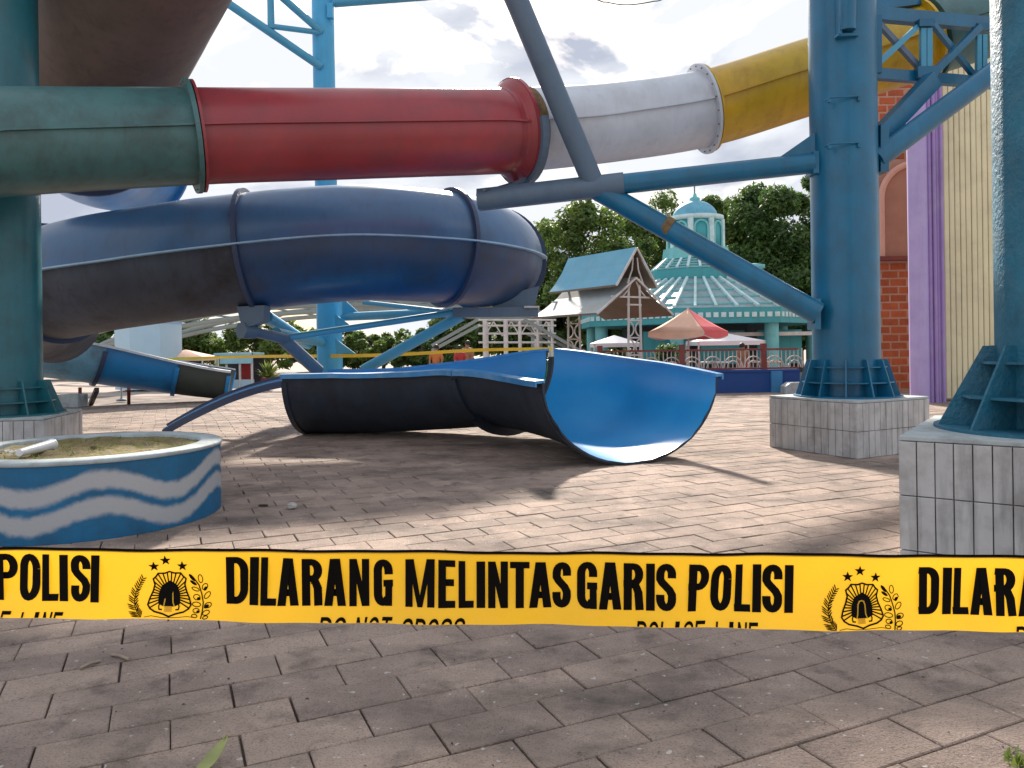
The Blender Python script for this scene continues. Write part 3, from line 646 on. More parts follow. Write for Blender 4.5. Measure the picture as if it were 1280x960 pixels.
for x_ in (161, 100): MB().beam(P(x_, 486, 19.2), PG(x_, 505), .08, .08).build('leg', M['rail_red'], ec)
MB().box((PG(89, 509) + Vector((0, 0, .16))), (.6, .45, .32)).build('footing', M['pier_cap'], ec, .02)

# ------------------------------------------------------------------ planter
pc = Vector((-3.50, 6.37, 0)); pr0 = 1.0
pt = thing('round_planter', pc, 'round low planter painted blue with two white waves', 'planter')
MB().lathe(pc, [(pr0, 0), (pr0 + .004, .2), (pr0, .4), (pr0 + .003, .553)], 96).build('drum', M['wave'], pt)
MB().lathe(pc, [(pr0 + .002, .550), (pr0 + .014, .553), (pr0 + .016, .575), (pr0 + .006, .583), (pr0 - .15, .586), (pr0 - .165, .575), (pr0 - .165, .50)], 96).build('rim', M['rim_render'], pt)
mb = MB(); vs = []; fs = []; RN = 14; SN = 60
for i in range(RN + 1):
    for k in range(SN):
        a = 2 * math.pi * k / SN; r_ = (pr0 - .17) * i / RN; vs.append(pc + Vector((r_ * math.cos(a), r_ * math.sin(a), .553 + .02 * math.sin(3 * a + i) * math.cos(r_ * 9) + rnd.uniform(-.010, .010))))
for i in range(RN):
    for k in range(SN): fs.append((i * SN + k, i * SN + (k + 1) % SN, (i + 1) * SN + (k + 1) % SN, (i + 1) * SN + k))
MB().add(vs, fs, 0, True).build('soil', M['soil'], pt)
# weeds in the soil
mb = MB()
for i in range(420):
    a = rnd.uniform(0, 6.28); r_ = .8 * math.sqrt(rnd.random()); q = pc + Vector((r_ * math.cos(a), r_ * math.sin(a), .55)); d = Vector((rnd.uniform(-.03, .03), rnd.uniform(-.03, .03), rnd.uniform(.012, .035))); s_ = Vector((rnd.uniform(-.008, .008), rnd.uniform(-.008, .008), 0))
    mb.add([q - s_, q + s_, q + d], [(0, 1, 2)])
mw = mb.build('weeds', M['leaf2'], pt); mw['kind'] = 'stuff'
cup = thing('plastic_cup', PG(50, 562, .575), 'crushed white plastic cup lying on the planter soil', 'cup')
ca, cb = PG(64, 556, .60), PG(24, 566, .60)
MB().pipe([ca, ca + (cb - ca) * .5, cb], .045, 14, r1=.028).build('cup_body', M['white_plastic'], cup)
MB().pipe([ca, ca + (ca - cb) * .03], .049, 14).build('cup_rim', M['white_plastic'], cup)
bag = MB()
for i in range(26):
    q = PG(10, 568, .575) + Vector((rnd.uniform(-.14, .12), rnd.uniform(-.05, .05), 0)); bag.add([q + Vector((rnd.uniform(-.06, .06), rnd.uniform(-.03, .03), rnd.uniform(0, .035))) for _ in range(3)], [(0, 1, 2)])
tag(bag.build('plastic_wrapper', M['white_plastic']), 'crumpled pale plastic wrapper beside the cup on planter soil', 'wrapper')
# small litter on the paving
def lump(name, c, s, m_, label, cat, seed):
    r2_ = random.Random(seed); bm = bmesh.new(); bmesh.ops.create_icosphere(bm, subdivisions=2, radius=1)
    for v in bm.verts: v.co = Vector((v.co.x * s[0], v.co.y * s[1], v.co.z * s[2])) * (1 + r2_.uniform(-.14, .14))
    me = bpy.data.meshes.new(name); bm.to_mesh(me); bm.free(); me.materials.append(m_); o = bpy.data.objects.new(name, me); C.objects.link(o); o.location = c + Vector((0, 0, s[2] * .85)); return tag(o, label, cat)
lump('pebble', PG(365, 636), (.042, .036, .03), M['pebble'], 'small grey pebble on the paving near the planter', 'stone', 1)
lump('bark_scrap', PG(329, 633), (.045, .02, .010), M['bark_scrap'], 'dark flat scrap on the paving beside the pebble', 'scrap', 2)
def leaf_obj(c, L, Wd, rz, lift, label, m_):
    mb = MB(); n = 8; vs = []
    for i in range(n + 1):
        t = i / n; w_ = Wd * math.sin(math.pi * min(1, t * .92 + .08)) ** .8; z = .006 + lift * t * t
        for k in (-1, 0, 1): vs.append(Vector(c) + Matrix.Rotation(rz, 3, 'Z') @ Vector((k * w_ * .5, t * L, z + abs(k) * .012)))
    fs = [(i * 3 + k, i * 3 + k + 1, (i + 1) * 3 + k + 1, (i + 1) * 3 + k) for i in range(n) for k in range(2)]
    o = mb.add(vs, fs, 0, True).build('fallen_leaf', m_); sm = o.modifiers.new('t', 'SOLIDIFY'); sm.thickness = .002; return tag(o, label, 'leaf')
q = PG(243, 975); leaf_obj((q.x, q.y, 0), .16, .05, R(-18), .05, 'pale green fallen leaf with curled tip on the grey paving', M['leaf_dry'])
for (ax, ay, bx, by, tl) in ((100, 837, 125, 828, 'longer dry twig lying beside a small cut paving stone'), (140, 820, 161, 826, 'short dry twig tilted down to the right on the paving')):
    a, b = PG(ax, ay), PG(bx, by); mb = MB().pipe([a + Vector((0, 0, .006)), (a + b) / 2 + Vector((0, 0, .012)), b + Vector((0, 0, .006))], .007, 6)
    tag(mb.build('dry_twig', mat('dry_twig', (.30, .24, .18), .9, .2, 10) if 'dry_twig' not in bpy.data.materials else bpy.data.materials['dry_twig']), tl, 'twig', 'dry twigs on the paving')
mb = MB()
for i in range(70):
    q = PG(1275, 955) + Vector((rnd.gauss(.03, .035), rnd.gauss(0, .03), 0)); d = Vector((rnd.uniform(-.03, .03), rnd.uniform(-.03, .03), rnd.uniform(.015, .05))); s_ = Vector((rnd.uniform(-.012, .012), rnd.uniform(-.012, .012), 0)); mb.add([q - s_, q + s_, q + d], [(0, 1, 2)])
tag(mb.build('weed_tuft', M['leaf2']), 'small green weed tuft growing between paving stones', 'weed', kind='stuff')

# ------------------------------------------------------------------ police tape in front
TY = .90
tape = thing('police_tape', (0, TY, P(640, 740, TY).z - .046), 'yellow police tape with black DILARANG MELINTAS GARIS POLISI lettering', 'tape')
def tt(x): return 686.5 + .0078 * x
def tbm(x): return 772.5 + .0140 * x
def tp(x, y, off=0.0):                                 # tape is a shallow bowed ribbon on the plane Y = TY
    f_ = (y - tt(x)) / (tbm(x) - tt(x)); q = P(x, y, TY - off); f_ = min(1, max(0, f_)); q.y += .006 * math.sin(math.pi * f_) + .0035 * math.sin(x * .011) * (f_ - .3) + .0022 * math.sin(x * .027 + 2.1 * f_) + .0012 * math.sin(x * .061 + 4 * f_); return q
XL, XR = -1500, 2780; NX, NY = 420, 8
mb = MB(); vs = []
for i in range(NX + 1):
    x = XL + (XR - XL) * i / NX
    for k in range(NY + 1):
        f_ = k / NY; vs.append(tp(x, tt(x) + (tbm(x) - tt(x)) * f_))
m = NY + 1
mb.add(vs, [(i * m + k, (i + 1) * m + k, (i + 1) * m + k + 1, i * m + k + 1) for i in range(NX) for k in range(m - 1)], 0, True)
mb.build('ribbon', M['tape'], tape)
mb = MB(); vs = []
for i in range(NX + 1):
    x = XL + (XR - XL) * i / NX; vs += [tp(x, tt(x) - 2.6, .0006), tp(x, tt(x) + .9, .0006), tp(x, tt(x) + .9, -.0016), tp(x, tt(x) - 2.6, -.0016)]
mb.add(vs, [(i * 4 + k, (i + 1) * 4 + k, (i + 1) * 4 + (k + 1) % 4, i * 4 + (k + 1) % 4) for i in range(NX) for k in range(4)]); mb.build('black_edge', M['tape_black'], tape)
# stroke lettering: unit cell x 0..1, y 0 (base)..1 (cap)
def arc(cx, cy, rx, ry, a0, a1, n=10): return [(cx + rx * math.cos(R(a0 + (a1 - a0) * i / n)), cy + ry * math.sin(R(a0 + (a1 - a0) * i / n))) for i in range(n + 1)]
def rr(x0, x1, y0, y1, ry):                            # tall rounded ring path
    cx, rx = (x0 + x1) / 2, (x1 - x0) / 2
    return arc(cx, y1 - ry, rx, ry, 0, 180) + arc(cx, y0 + ry, rx, ry, 180, 360) + [(x1, y1 - ry)]
def glyph(ch, sw, sh):
    """strokes [(points, w)] of a condensed bold capital; sw: stem width, sh: bar height (cell units)."""
    l, r_ = sw / 2, 1 - sw / 2; b, t_ = sh / 2, 1 - sh / 2; G_ = []
    V = lambda x: ('v', x)
    if ch == 'I': return [('v', .5, 0, 1, 1.0)]
    if ch == 'L': return [('v', l, 0, 1, sw), ('h', 0, 1, b, sh)]
    if ch == 'T': return [('v', .5, 0, 1, sw), ('h', 0, 1, t_, sh)]
    if ch == 'E': return [('v', l, 0, 1, sw), ('h', 0, 1, b, sh), ('h', 0, .92, .52, sh), ('h', 0, 1, t_, sh)]
    if ch == 'D': return [('v', l, 0, 1, sw), ('p', [(0, t_)] + arc(.45, 1 - .30, r_ - .45, .30 - sh / 2, 90, 0) + arc(.45, .30, r_ - .45, .30 - sh / 2, 0, -90) + [(0, b)])]
    if ch == 'P': return [('v', l, 0, 1, sw), ('p', [(0, t_)] + arc(.5, .72, r_ - .5, .28 - sh / 2, 90, -90) + [(0, .44 + sh / 2)])]
    if ch == 'R': return [('v', l, 0, 1, sw), ('p', [(0, t_)] + arc(.48, .745, r_ - .5, .255 - sh / 2, 90, -90) + [(0, .49 + sh / 2)]), ('p', [(.45, .52), (.62, .50), (r_ - .05, .36), (r_, 0)])]
    if ch == 'O': return [('p', rr(l, r_, b, t_, .26))]
    if ch == 'C': return [('p', [(r_, .64), (r_, .74)] + arc(.5, .74, r_ - .5, .26 - sh / 2, 0, 180) + arc(.5, .26, r_ - .5, .26 - sh / 2, 180, 360) + [(r_, .36)])]
    if ch == 'G': return [('p', [(r_, .66), (r_, .74)] + arc(.5, .74, r_ - .5, .26 - sh / 2, 0, 180) + arc(.5, .26, r_ - .5, .26 - sh / 2, 180, 330)), ('v', r_, 0, .5, sw * .85), ('h', .5, 1, .47, sh)]
    if ch == 'S': return [('p', [(r_, .68), (r_, .76)] + arc(.5, .76, r_ - .5, .24 - sh / 2, 0, 180) + [(l, .66), (l + .10, .585), (r_ - .12, .43), (r_, .33)] + arc(.5, .24, r_ - .5, .24 - sh / 2, 0, -180) + [(l, .33)])]
    if ch == 'N': return [('v', l, 0, 1, sw), ('v', r_, 0, 1, sw), ('q', [(sw * .25, 1), (sw * 1.0, 1), (1 - sw * .25, 0), (1 - sw * 1.0, 0)])]
    if ch == 'M': return [('v', l, 0, 1, sw), ('v', r_, 0, 1, sw), ('q', [(sw * .3, 1), (sw * 1.12, 1), (.5 + sw * .30, 0), (.5 - sw * .34, 0)]), ('q', [(1 - sw * .3, 1), (1 - sw * 1.12, 1), (.5 - sw * .30, 0), (.5 + sw * .34, 0)])]
    if ch == 'A': return [('q', [(0, 0), (sw, 0), (.5 + sw * .35, 1), (.5 - sw * .6, 1)]), ('q', [(1, 0), (1 - sw, 0), (.5 - sw * .35, 1), (.5 + sw * .6, 1)]), ('h', .22, .78, .27, sh)]
def glyph_polys(ch, x0, x1, top, bot, lean=0.0):
    Wd, Ht = x1 - x0, bot - top; out = []
    sw = min(.46, (9.4 if ch in 'MN' else 10.6) / Wd) * Ht / 60; sh = 8.8 / 60
    mp_ = lambda p: (x0 + p[0] * Wd + lean * (p[1] - .5) * Ht, bot - p[1] * Ht)
    for s in glyph(ch, sw, sh):
        if s[0] == 'v':
            hw_ = s[4] / 2; out.append([mp_(p) for p in ((s[1] - hw_, s[2]), (s[1] + hw_, s[2]), (s[1] + hw_, s[3]), (s[1] - hw_, s[3]))])
        elif s[0] == 'h': out.append([mp_(p) for p in ((s[1], s[3] - s[4] / 2), (s[2], s[3] - s[4] / 2), (s[2], s[3] + s[4] / 2), (s[1], s[3] + s[4] / 2))])
        elif s[0] == 'q': out.append([mp_(p) for p in s[1]])
        else:
            pts = s[1]; L_, R_ = [], []
            for i, p in enumerate(pts):
                a, b = pts[max(0, i - 1)], pts[min(len(pts) - 1, i + 1)]
                tx, ty = (b[0] - a[0]) * Wd, (b[1] - a[1]) * Ht; d = math.hypot(tx, ty) or 1; nx, ny = -ty / d, tx / d
                w_ = (sw * abs(nx) + sh * abs(ny)) / max(1e-6, math.hypot(nx, ny)) / 2 if False else None
                L_.append((p[0] + nx * sw / 2, p[1] + ny * sh / 2)); R_.append((p[0] - nx * sw / 2, p[1] - ny * sh / 2))
            for i in range(len(pts) - 1): out.append([mp_(L_[i]), mp_(L_[i + 1]), mp_(R_[i + 1]), mp_(R_[i])])
    return out
def clip_low(poly):                                    # cut a px polygon at the tape's lower edge
    out = []
    for i, a in enumerate(poly):
        b = poly[(i + 1) % len(poly)]; fa, fb = tbm(a[0]) - .3 - a[1], tbm(b[0]) - .3 - b[1]
        if fa >= 0: out.append(a)
        if (fa >= 0) != (fb >= 0):
            t = fa / (fa - fb); out.append((a[0] + (b[0] - a[0]) * t, a[1] + (b[1] - a[1]) * t))
    return out
def prt(mb, polys, off=.0012, mi=0):
    for p in polys:
        p = clip_low(p)
        if len(p) >= 3: mb.add([tp(x, y, off) for x, y in p], [tuple(range(len(p)))], mi)
WORDS = [('DILARANG', [(281, 308), (311, 322.5), (325, 345), (346.5, 373), (377, 402.5), (404.5, 432), (436, 461), (466, 490)]),
         ('MELINTAS', [(506, 543), (547.5, 569), (573, 592), (595.5, 606.5), (610, 635), (637.5, 662), (661.5, 690), (691, 714.5)]),
         ('GARIS', [(722, 747.5), (749, 777.5), (780, 805.5), (808, 819), (821, 846)]),
         ('POLISI', [(861, 887), (889.5, 916.5), (920, 940), (942, 953), (955, 980), (982, 993)])]
SMALL = [('DO', 398, 434), ('NOT', 443, 490), ('CROSS', 501, 582), ('POLICE', 794, 882), ('LINE', 893, 947)]
PER = 870.0
def line(x): return 692.9 + .0150 * x                   # cap line of the big lettering
def star(cx, cy, r_):
    out = []
    for k in range(5):
        a = -math.pi / 2 + 2 * math.pi * k / 5; t = (cx + r_ * math.cos(a), cy + r_ * math.sin(a)); h_ = [(cx + r_ * .42 * math.cos(a + s * math.pi / 5), cy + r_ * .42 * math.sin(a + s * math.pi / 5)) for s in (-1, 1)]
        out.append([(cx, cy), h_[0], t, h_[1]])
    return out
def pl(pts, w_, closed=False):
    out = []; n = len(pts); seq = pts + [pts[0]] if closed else pts
    for i in range(len(seq) - 1):
        a, b = seq[i], seq[i + 1]; dx, dy = b[0] - a[0], b[1] - a[1]; d = math.hypot(dx, dy) or 1; nx, ny = -dy / d * w_ / 2, dx / d * w_ / 2; ex_, ey_ = dx / d * w_ * .3, dy / d * w_ * .3
        out.append([(a[0] + nx - ex_, a[1] + ny - ey_), (b[0] + nx + ex_, b[1] + ny + ey_), (b[0] - nx + ex_, b[1] - ny + ey_), (a[0] - nx - ex_, a[1] - ny - ey_)])
    return out
def ellipse(cx, cy, a, b, rot, n=12): return [(cx + a * math.cos(t) * math.cos(rot) - b * math.sin(t) * math.sin(rot), cy + a * math.cos(t) * math.sin(rot) + b * math.sin(t) * math.cos(rot)) for t in (2 * math.pi * k / n for k in range(n))]
SH = [(630, 252), (585, 268), (520, 268), (497, 300), (468, 326), (480, 385), (462, 450), (428, 525), (410, 585), (432, 622), (480, 652), (565, 672), (630, 697)]
SHm = SH + [(1260 - x, y) for x, y in SH[-2:0:-1]]
def emblem(k, root):
    base = k * PER; f2 = lambda p: (base + 130 + p[0] / 8, 685 + p[1] / 8 + .0150 * (base))
    mb = MB(); black = []; gold = []
    for cx, cy in ((488, 192), (605, 130), (762, 195)): black += star(cx, cy, 56)
    black += pl(SHm, 17, True)
    ctr = (629, 500)
    for j in range(24):
        a = R(150 + j * 240 / 23); 
        for (x1, y1), (x2, y2) in zip(SHm, SHm[1:] + SHm[:1]):     # meet the outline
            dx, dy = math.cos(a), math.sin(a); ex_, ey_ = x2 - x1, y2 - y1; den = dx * ey_ - dy * ex_
            if abs(den) < 1e-6: continue
            t = ((x1 - ctr[0]) * ey_ - (y1 - ctr[1]) * ex_) / den; s = ((x1 - ctr[0]) * dy - (y1 - ctr[1]) * dx) / den
            if t > 0 and 0 <= s <= 1:
                black += pl([(ctr[0] + dx * t * .45, ctr[1] + dy * t * .45), (ctr[0] + dx * t, ctr[1] + dy * t)], 14); break
    blob = [(512, 575), (515, 480), (548, 395), (585, 372), (630, 345), (675, 372), (705, 395), (735, 480), (740, 575), (690, 600), (630, 605), (560, 600)]
    black.append(blob)
    for sgn in (1, -1):
        mr_ = lambda x: x if sgn == 1 else 1250 - x
        black += pl([(mr_(535), 560), (mr_(520), 600), (mr_(525), 630), (mr_(552), 632)], 14)
    gold += pl([(570, 600), (578, 560), (585, 470), (600, 435), (622, 428), (645, 435), (658, 470), (664, 560), (680, 600)], 13)
    gold += [[(582, 600), (655, 600), (660, 655), (576, 655)]]
    for yy in (612, 630, 646): black += pl([(584, yy), (655, yy)], 5)
    # paddy sprig
    sp_ = [(345, 705), (310, 660), (285, 600), (280, 530), (295, 460), (330, 390), (372, 320)]
    for i in range(19):
        t = i / 18 * 5.999; j = int(t); fx = sp_[j][0] + (sp_[j + 1][0] - sp_[j][0]) * (t - j); fy = sp_[j][1] + (sp_[j + 1][1] - sp_[j][1]) * (t - j)
        tx, ty = sp_[j + 1][0] - sp_[j][0], sp_[j + 1][1] - sp_[j][1]; d = math.hypot(tx, ty); tx, ty = tx / d, ty / d
        ll = 92 * (1 - .45 * i / 18)
        for sg, sc in ((1, .72), (-1, 1.05)):
            an = sg * R(46); dx, dy = tx * math.cos(an) - ty * math.sin(an), tx * math.sin(an) + ty * math.cos(an)
            black.append(ellipse(fx + dx * ll * sc * .5, fy + dy * ll * sc * .5, ll * sc * .5, 6.4, math.atan2(dy, dx), 8))
    black += pl(sp_, 9)
    # cotton sprig
    st = [(955, 715), (968, 640), (972, 560), (955, 480), (925, 390), (880, 330), (832, 285)]
    black += pl(st, 13)
    def outl(cx, cy, a_, b_, rot, fill=False):
        if fill: black.append(ellipse(cx, cy, a_, b_, rot))
        else: black.extend(pl(ellipse(cx, cy, a_, b_, rot), 9, True))
    for cx, cy, a_, b_, rot, fl in ((855, 315, 48, 17, .85, 1), (868, 368, 42, 15, .6, 1), (940, 325, 42, 22, 1.4, 0), (890, 430, 40, 16, .35, 0), (985, 405, 34, 25, -1.0, 0), (990, 425, 24, 16, -1.0, 1), (905, 510, 34, 26, .3, 0), (925, 525, 20, 16, .3, 1), (1010, 490, 40, 22, -.9, 0), (905, 580, 42, 22, .15, 0), (1020, 588, 36, 24, -.4, 0), (1005, 600, 28, 18, -.5, 1), (905, 640, 32, 22, .1, 0), (1005, 660, 36, 22, -.4, 0), (925, 650, 18, 14, 0, 1), (890, 690, 28, 16, .2, 0), (1000, 705, 26, 14, -.3, 0)): outl(cx, cy, a_, b_, rot, fl)
    black += pl([(380, 705), (450, 692), (560, 708), (700, 706), (820, 695), (880, 705)], 6)
    prt(mb, [[f2(p) for p in poly] for poly in black], .0012, 0); prt(mb, [[f2(p) for p in poly] for poly in gold], .0017, 1)
    # inner torch over the gold arch
    prt(mb, [[f2(p) for p in [(585, 595), (588, 470), (604, 445), (622, 440), (640, 445), (652, 470), (655, 595)]]], .0014, 0)
    mb.build('emblem', [M['tape_black'], M['tape']], root)
for k in (-2, -1, 0, 1):
    sx = k * PER
    for wd_, ext in WORDS:
        mb = MB()
        for ch, (a, b) in zip(wd_, ext):
            a += sx; b += sx; tp_ = line(a); prt(mb, glyph_polys(ch, a, b, tp_, tp_ + 59.5, .03 if wd_ == 'POLISI' else 0.0))
        mb.build('lettering', M['tape_black'], tape)
    for wd_, a, b in SMALL:
        mb = MB(); n = len(wd_); cw = (b - a) / n; tp_ = tbm(a + sx) - 6.8
        for i, ch in enumerate(wd_):
            xa = a + sx + i * cw + cw * .08; xb = xa + cw * .82
            if ch == 'I': xa += cw * .22; xb -= cw * .22
            prt(mb, glyph_polys(ch, xa, xb, tp_, tp_ + 30, .14))
        mb.build('lettering', M['tape_black'], tape)
for k in (-2, -1, 0, 1, 2): emblem(k, tape)
for x_ in (XL + 4, XR - 4):
    q = tp(x_, 730); root = thing('tape_post', (q.x, q.y + .03, 0), ('slim steel post holding the police tape on the planter side', 'slim steel post holding the police tape on the large pier side')[x_ > 0], 'post')
    MB().pipe([(q.x, q.y + .03, .02), (q.x, q.y + .03, 1.2)], .02, 12).build('pole', M['pipe_grey'], root)
    MB().lathe((q.x, q.y + .03, 0), [(0, 0), (.16, 0), (.16, .02), (.03, .035), (0, .035)], 24).build('base', M['black_metal'], root)

# ------------------------------------------------------------------ right-hand building
bl = thing('brick_building', (11.6, 21.5, 0), 'orange brick building with arched pink panel behind the blue column', 'building')
BY = 20.6; bx0, bx1 = P(1070, 400, BY).x, P(1152, 400, BY).x
bxw = bx1 - bx0; zb = P(1110, 322, BY).z; zt = P(1110, 60, BY).z
MB().box(((bx0 + bx1) / 2, BY + .5, zt / 2), (bxw, 1.0, zt)).build('wall', M['mortar'], bl)
bh, bw = .212, .46; bm_ = bpy.data.meshes.new('brick'); a, b = paver_geo(bw - .045, bh - .045, .012); bm_.from_pydata(a, [], b); bm_.materials.append(M['brick'])
bmh = bpy.data.meshes.new('brick'); a, b = paver_geo(bw / 2 - .045, bh - .045, .012); bmh.from_pydata(a, [], b); bmh.materials.append(M['brick'])
k = 0; z = .06
while z < zt - .1:
    x = bx0 + (0 if k % 2 else -.23)
    while x < bx1 + .1:
        c_ = x + bw / 2; l_, r_ = max(x, bx0), min(x + bw, bx1)
        inpan = zb - .04 < z + bh / 2 < P(1110, 200, BY).z + .1 and True
        if r_ - l_ > .2 and not (zb - .05 < z + bh * .5 < P(1110, 204, BY).z and (l_ + r_) / 2 > P(1093, 300, BY).x):
            o = bpy.data.objects.new('brick', bm_ if r_ - l_ > .4 else bmh); C.objects.link(o); o.parent = bl
            o.location = Vector(((l_ + r_) / 2, BY - .012 + rnd.uniform(-.004, .004), z + bh / 2)) - bl.location; o.rotation_euler = (R(90), 0, 0)
        x += bw
    z += bh; k += 1
# arched panel
pa = [P(1097, 321, BY - .08), P(1146, 321, BY - .08)]
x0, x1 = P(1098.5, 300, BY).x, P(1152, 300, BY).x; zp0 = zb; zp1 = P(1110, 206, BY).z; rad = .95
arch = [(x0, zp0)] + [(x0 + rad - rad * math.cos(R(a)), zp1 - rad + rad * math.sin(R(a))) for a in range(0, 91, 10)] + [(x1, zp1), (x1, zp0)]
MB().prism([Vector((x, BY - .06, z)) for x, z in arch], Vector((0, .16, 0))).build('arched_panel', M['pink_panel'], bl)
MB().pipe([Vector((x, BY - .16, z)) for x, z in arch[:-1]], .085, 10).build('panel_frame', M['pink_frame'], bl)
MB().box(((x0 + x1) / 2, BY - .12, zp0 - .04), (x1 - x0 + .2, .3, .10)).build('panel_sill', M['rail_red'], bl)
# purple pilaster (round + fluted)
PY = 16.75
mb = MB(); ax, bxp = P(1141, 400, PY).x, P(1181, 400, PY).x
pp = thing('purple_pilaster', ((ax + bxp) / 2, PY, 0), 'tall purple rounded and fluted pilaster between brick wall and cream cladding', 'pilaster')
zt2 = 9.2
MB().pipe([(ax + .20, PY + .12, 0), (ax + .20, PY + .12, P(1150, 124, PY).z)], .20, 24).build('round_shaft', M['purple'], pp)
for i, dx in enumerate((.41, .49, .57, .65)):
    MB().pipe([(ax + dx, PY + .02 - .05 * (i % 2), 0), (ax + dx, PY + .02 - .05 * (i % 2), zt2)], .035 if i % 2 else .045, 12).build('flute', M['purple_dark'], pp)
MB().box((ax + .54, PY + .3, zt2 / 2), (.30, .5, zt2)).build('pilaster_back', M['purple'], pp)
# cream corrugated cladding
cw = thing('cream_clad_hall', (P(1181, 400, 16.9).x + 2.4, 17.2, 0), 'cream hall wall of vertical ribbed panels with dark joints', 'building')
cx = P(1180.5, 400, 16.9).x; zc = 8.4; pw = .123
MB().box((cx + 2.6, 17.25, zc / 2 + .04), (5.2, .3, zc)).build('wall_core', M['gaz_soffit'], cw)
pmesh = bpy.data.meshes.new('panel'); a, b = paver_geo(pw - .014, zc, .012); pmesh.from_pydata(a, [], b); pmesh.materials.append(M['cream'])
for i in range(42):
    o = bpy.data.objects.new('panel', pmesh); C.objects.link(o); o.parent = cw
    o.location = Vector((cx + pw * (i + .5), 17.075 + rnd.uniform(-.004, .004), zc / 2 + .05)) - cw.location; o.rotation_euler = (R(90), 0, 0)
# ------------------------------------------------------------------ low blue wall and railing
WY = 20.9; wx0, wx1 = 2.4, P(1000, 480, WY).x
fw = thing('low_blue_wall', ((wx0 + wx1) / 2, WY, 0), 'low dark blue wall with a light blue pier in front of railing', 'wall')
wz = P(930, 465, WY).z
MB().box(((wx0 + wx1) / 2, WY + .12, wz / 2), (wx1 - wx0, .24, wz), None).build('wall_body', M['wall_blue'], fw)
MB().box((P(970, 480, WY).x, WY + .07, wz / 2 + .01), (.30, .32, wz + .02)).build('wall_pier', M['wall_light'], fw)
MB().box(((wx0 + wx1) / 2, WY + .12, wz + .03), (wx1 - wx0, .30, .06)).build('coping', M['wall_blue'], fw)
fe = thing('ornamental_railing', ((wx0 + wx1) / 2, WY + .12, wz + .06), 'white railing with arched ironwork and maroon posts on the blue wall', 'railing')
fz0, fz1 = wz + .06, P(930, 437, WY).z
MB().beam((wx0, WY + .12, fz1), (wx1, WY + .12, fz1), .05, .05).build('top_rail', M['rail_red'], fe)
MB().beam((wx0, WY + .12, fz0 + .03), (wx1, WY + .12, fz0 + .03), .05, .05).build('bottom_rail', M['rail_red'], fe)
x = wx0; i = 0
while x < wx1:
    if i % 4 == 0: MB().box((x, WY + .12, (fz0 + fz1) / 2 + .06), (.14, .14, fz1 - fz0 + .2)).build('post', M['rail_red'], fe)
    for cxo, r_ in ((.28, .26), (.28, .16)):
        MB().pipe([Vector((x + cxo + r_ * math.cos(R(a)), WY + .10, fz0 + .05 + r_ * 1.2 * math.sin(R(a)))) for a in range(0, 181, 15)], .018, 6).build('arch', M['rail_white'], fe)
    for d_ in (.06, .17, .28, .39, .50): MB().beam((x + d_, WY + .14, fz0 + .03), (x + d_, WY + .14, fz1 + .02), .022, .022).build('baluster', M['rail_white'], fe)
    x += .56; i += 1
tag(MB().prism([(7.15, 20.3, 0), (8.0, 20.3, 0), (8.0, 20.3, .30), (7.3, 20.3, .30), (7.15, 20.3, .2)], Vector((0, .4, 0))).build('white_block', M['pier_cap']), 'pale block seat beside the blue wall behind the tiled pier', 'block')

# ------------------------------------------------------------------ gazebo
gz = thing('gazebo', (2.7, 23.3, 0), 'open gazebo with two tier light blue gable roof on white lattice posts', 'gazebo')
gf = Vector((3.6, 22.0, 0)); gb = Vector((1.85, 24.7, 0)); rd = (gb - gf).normalized(); pd = Vector((rd.y, -rd.x, 0)); 
if pd.x < 0: pd = -pd
def gp(e_, w_, z): base = gf + rd * e_; return base + pd * w_ + Vector((0, 0, z))
GL = (gb - gf).length
def roof(zr, ze, wv, e0, e1, m_top, nm, sag=.0):
    for sgn in (-1, 1):
        mb = MB(); pr = [(0, zr), (wv * .35, zr - (zr - ze) * .45), (wv * .7, zr - (zr - ze) * .78), (wv, ze)]
        for (wa, za), (wb, zb_) in zip(pr, pr[1:]):
            q = [gp(e0, sgn * wa, za), gp(e1, sgn * wa, za), gp(e1, sgn * wb, zb_), gp(e0, sgn * wb, zb_)]
            mb.add(q, [(0, 1, 2, 3)], 0); mb.add([v - Vector((0, 0, .05)) for v in q], [(3, 2, 1, 0)], 1)
            mb.add([q[0], q[3], q[3] - Vector((0, 0, .05)), q[0] - Vector((0, 0, .05))], [(0, 1, 2, 3)], 1)
        q0, q1 = gp(e0, sgn * wv, ze), gp(e1, sgn * wv, ze); mb.add([q0, q1, q1 - Vector((0, 0, .06)), q0 - Vector((0, 0, .06))], [(0, 1, 2, 3)], 1)
        mb.build(nm, [m_top, M['gaz_soffit']], gz)
        MB().beam(gp(e0 - .02, 0, zr - .03), gp(e0 - .02, sgn * wv, ze - .03), .05, .05).build('barge_board', M['white_steel'], gz)
roof(4.15, 3.05, .78, 0, GL, M['gaz_roof'], 'upper_roof'); roof(3.30, 2.25, 1.45, .05, GL, M['gaz_roof_low'], 'lower_roof')
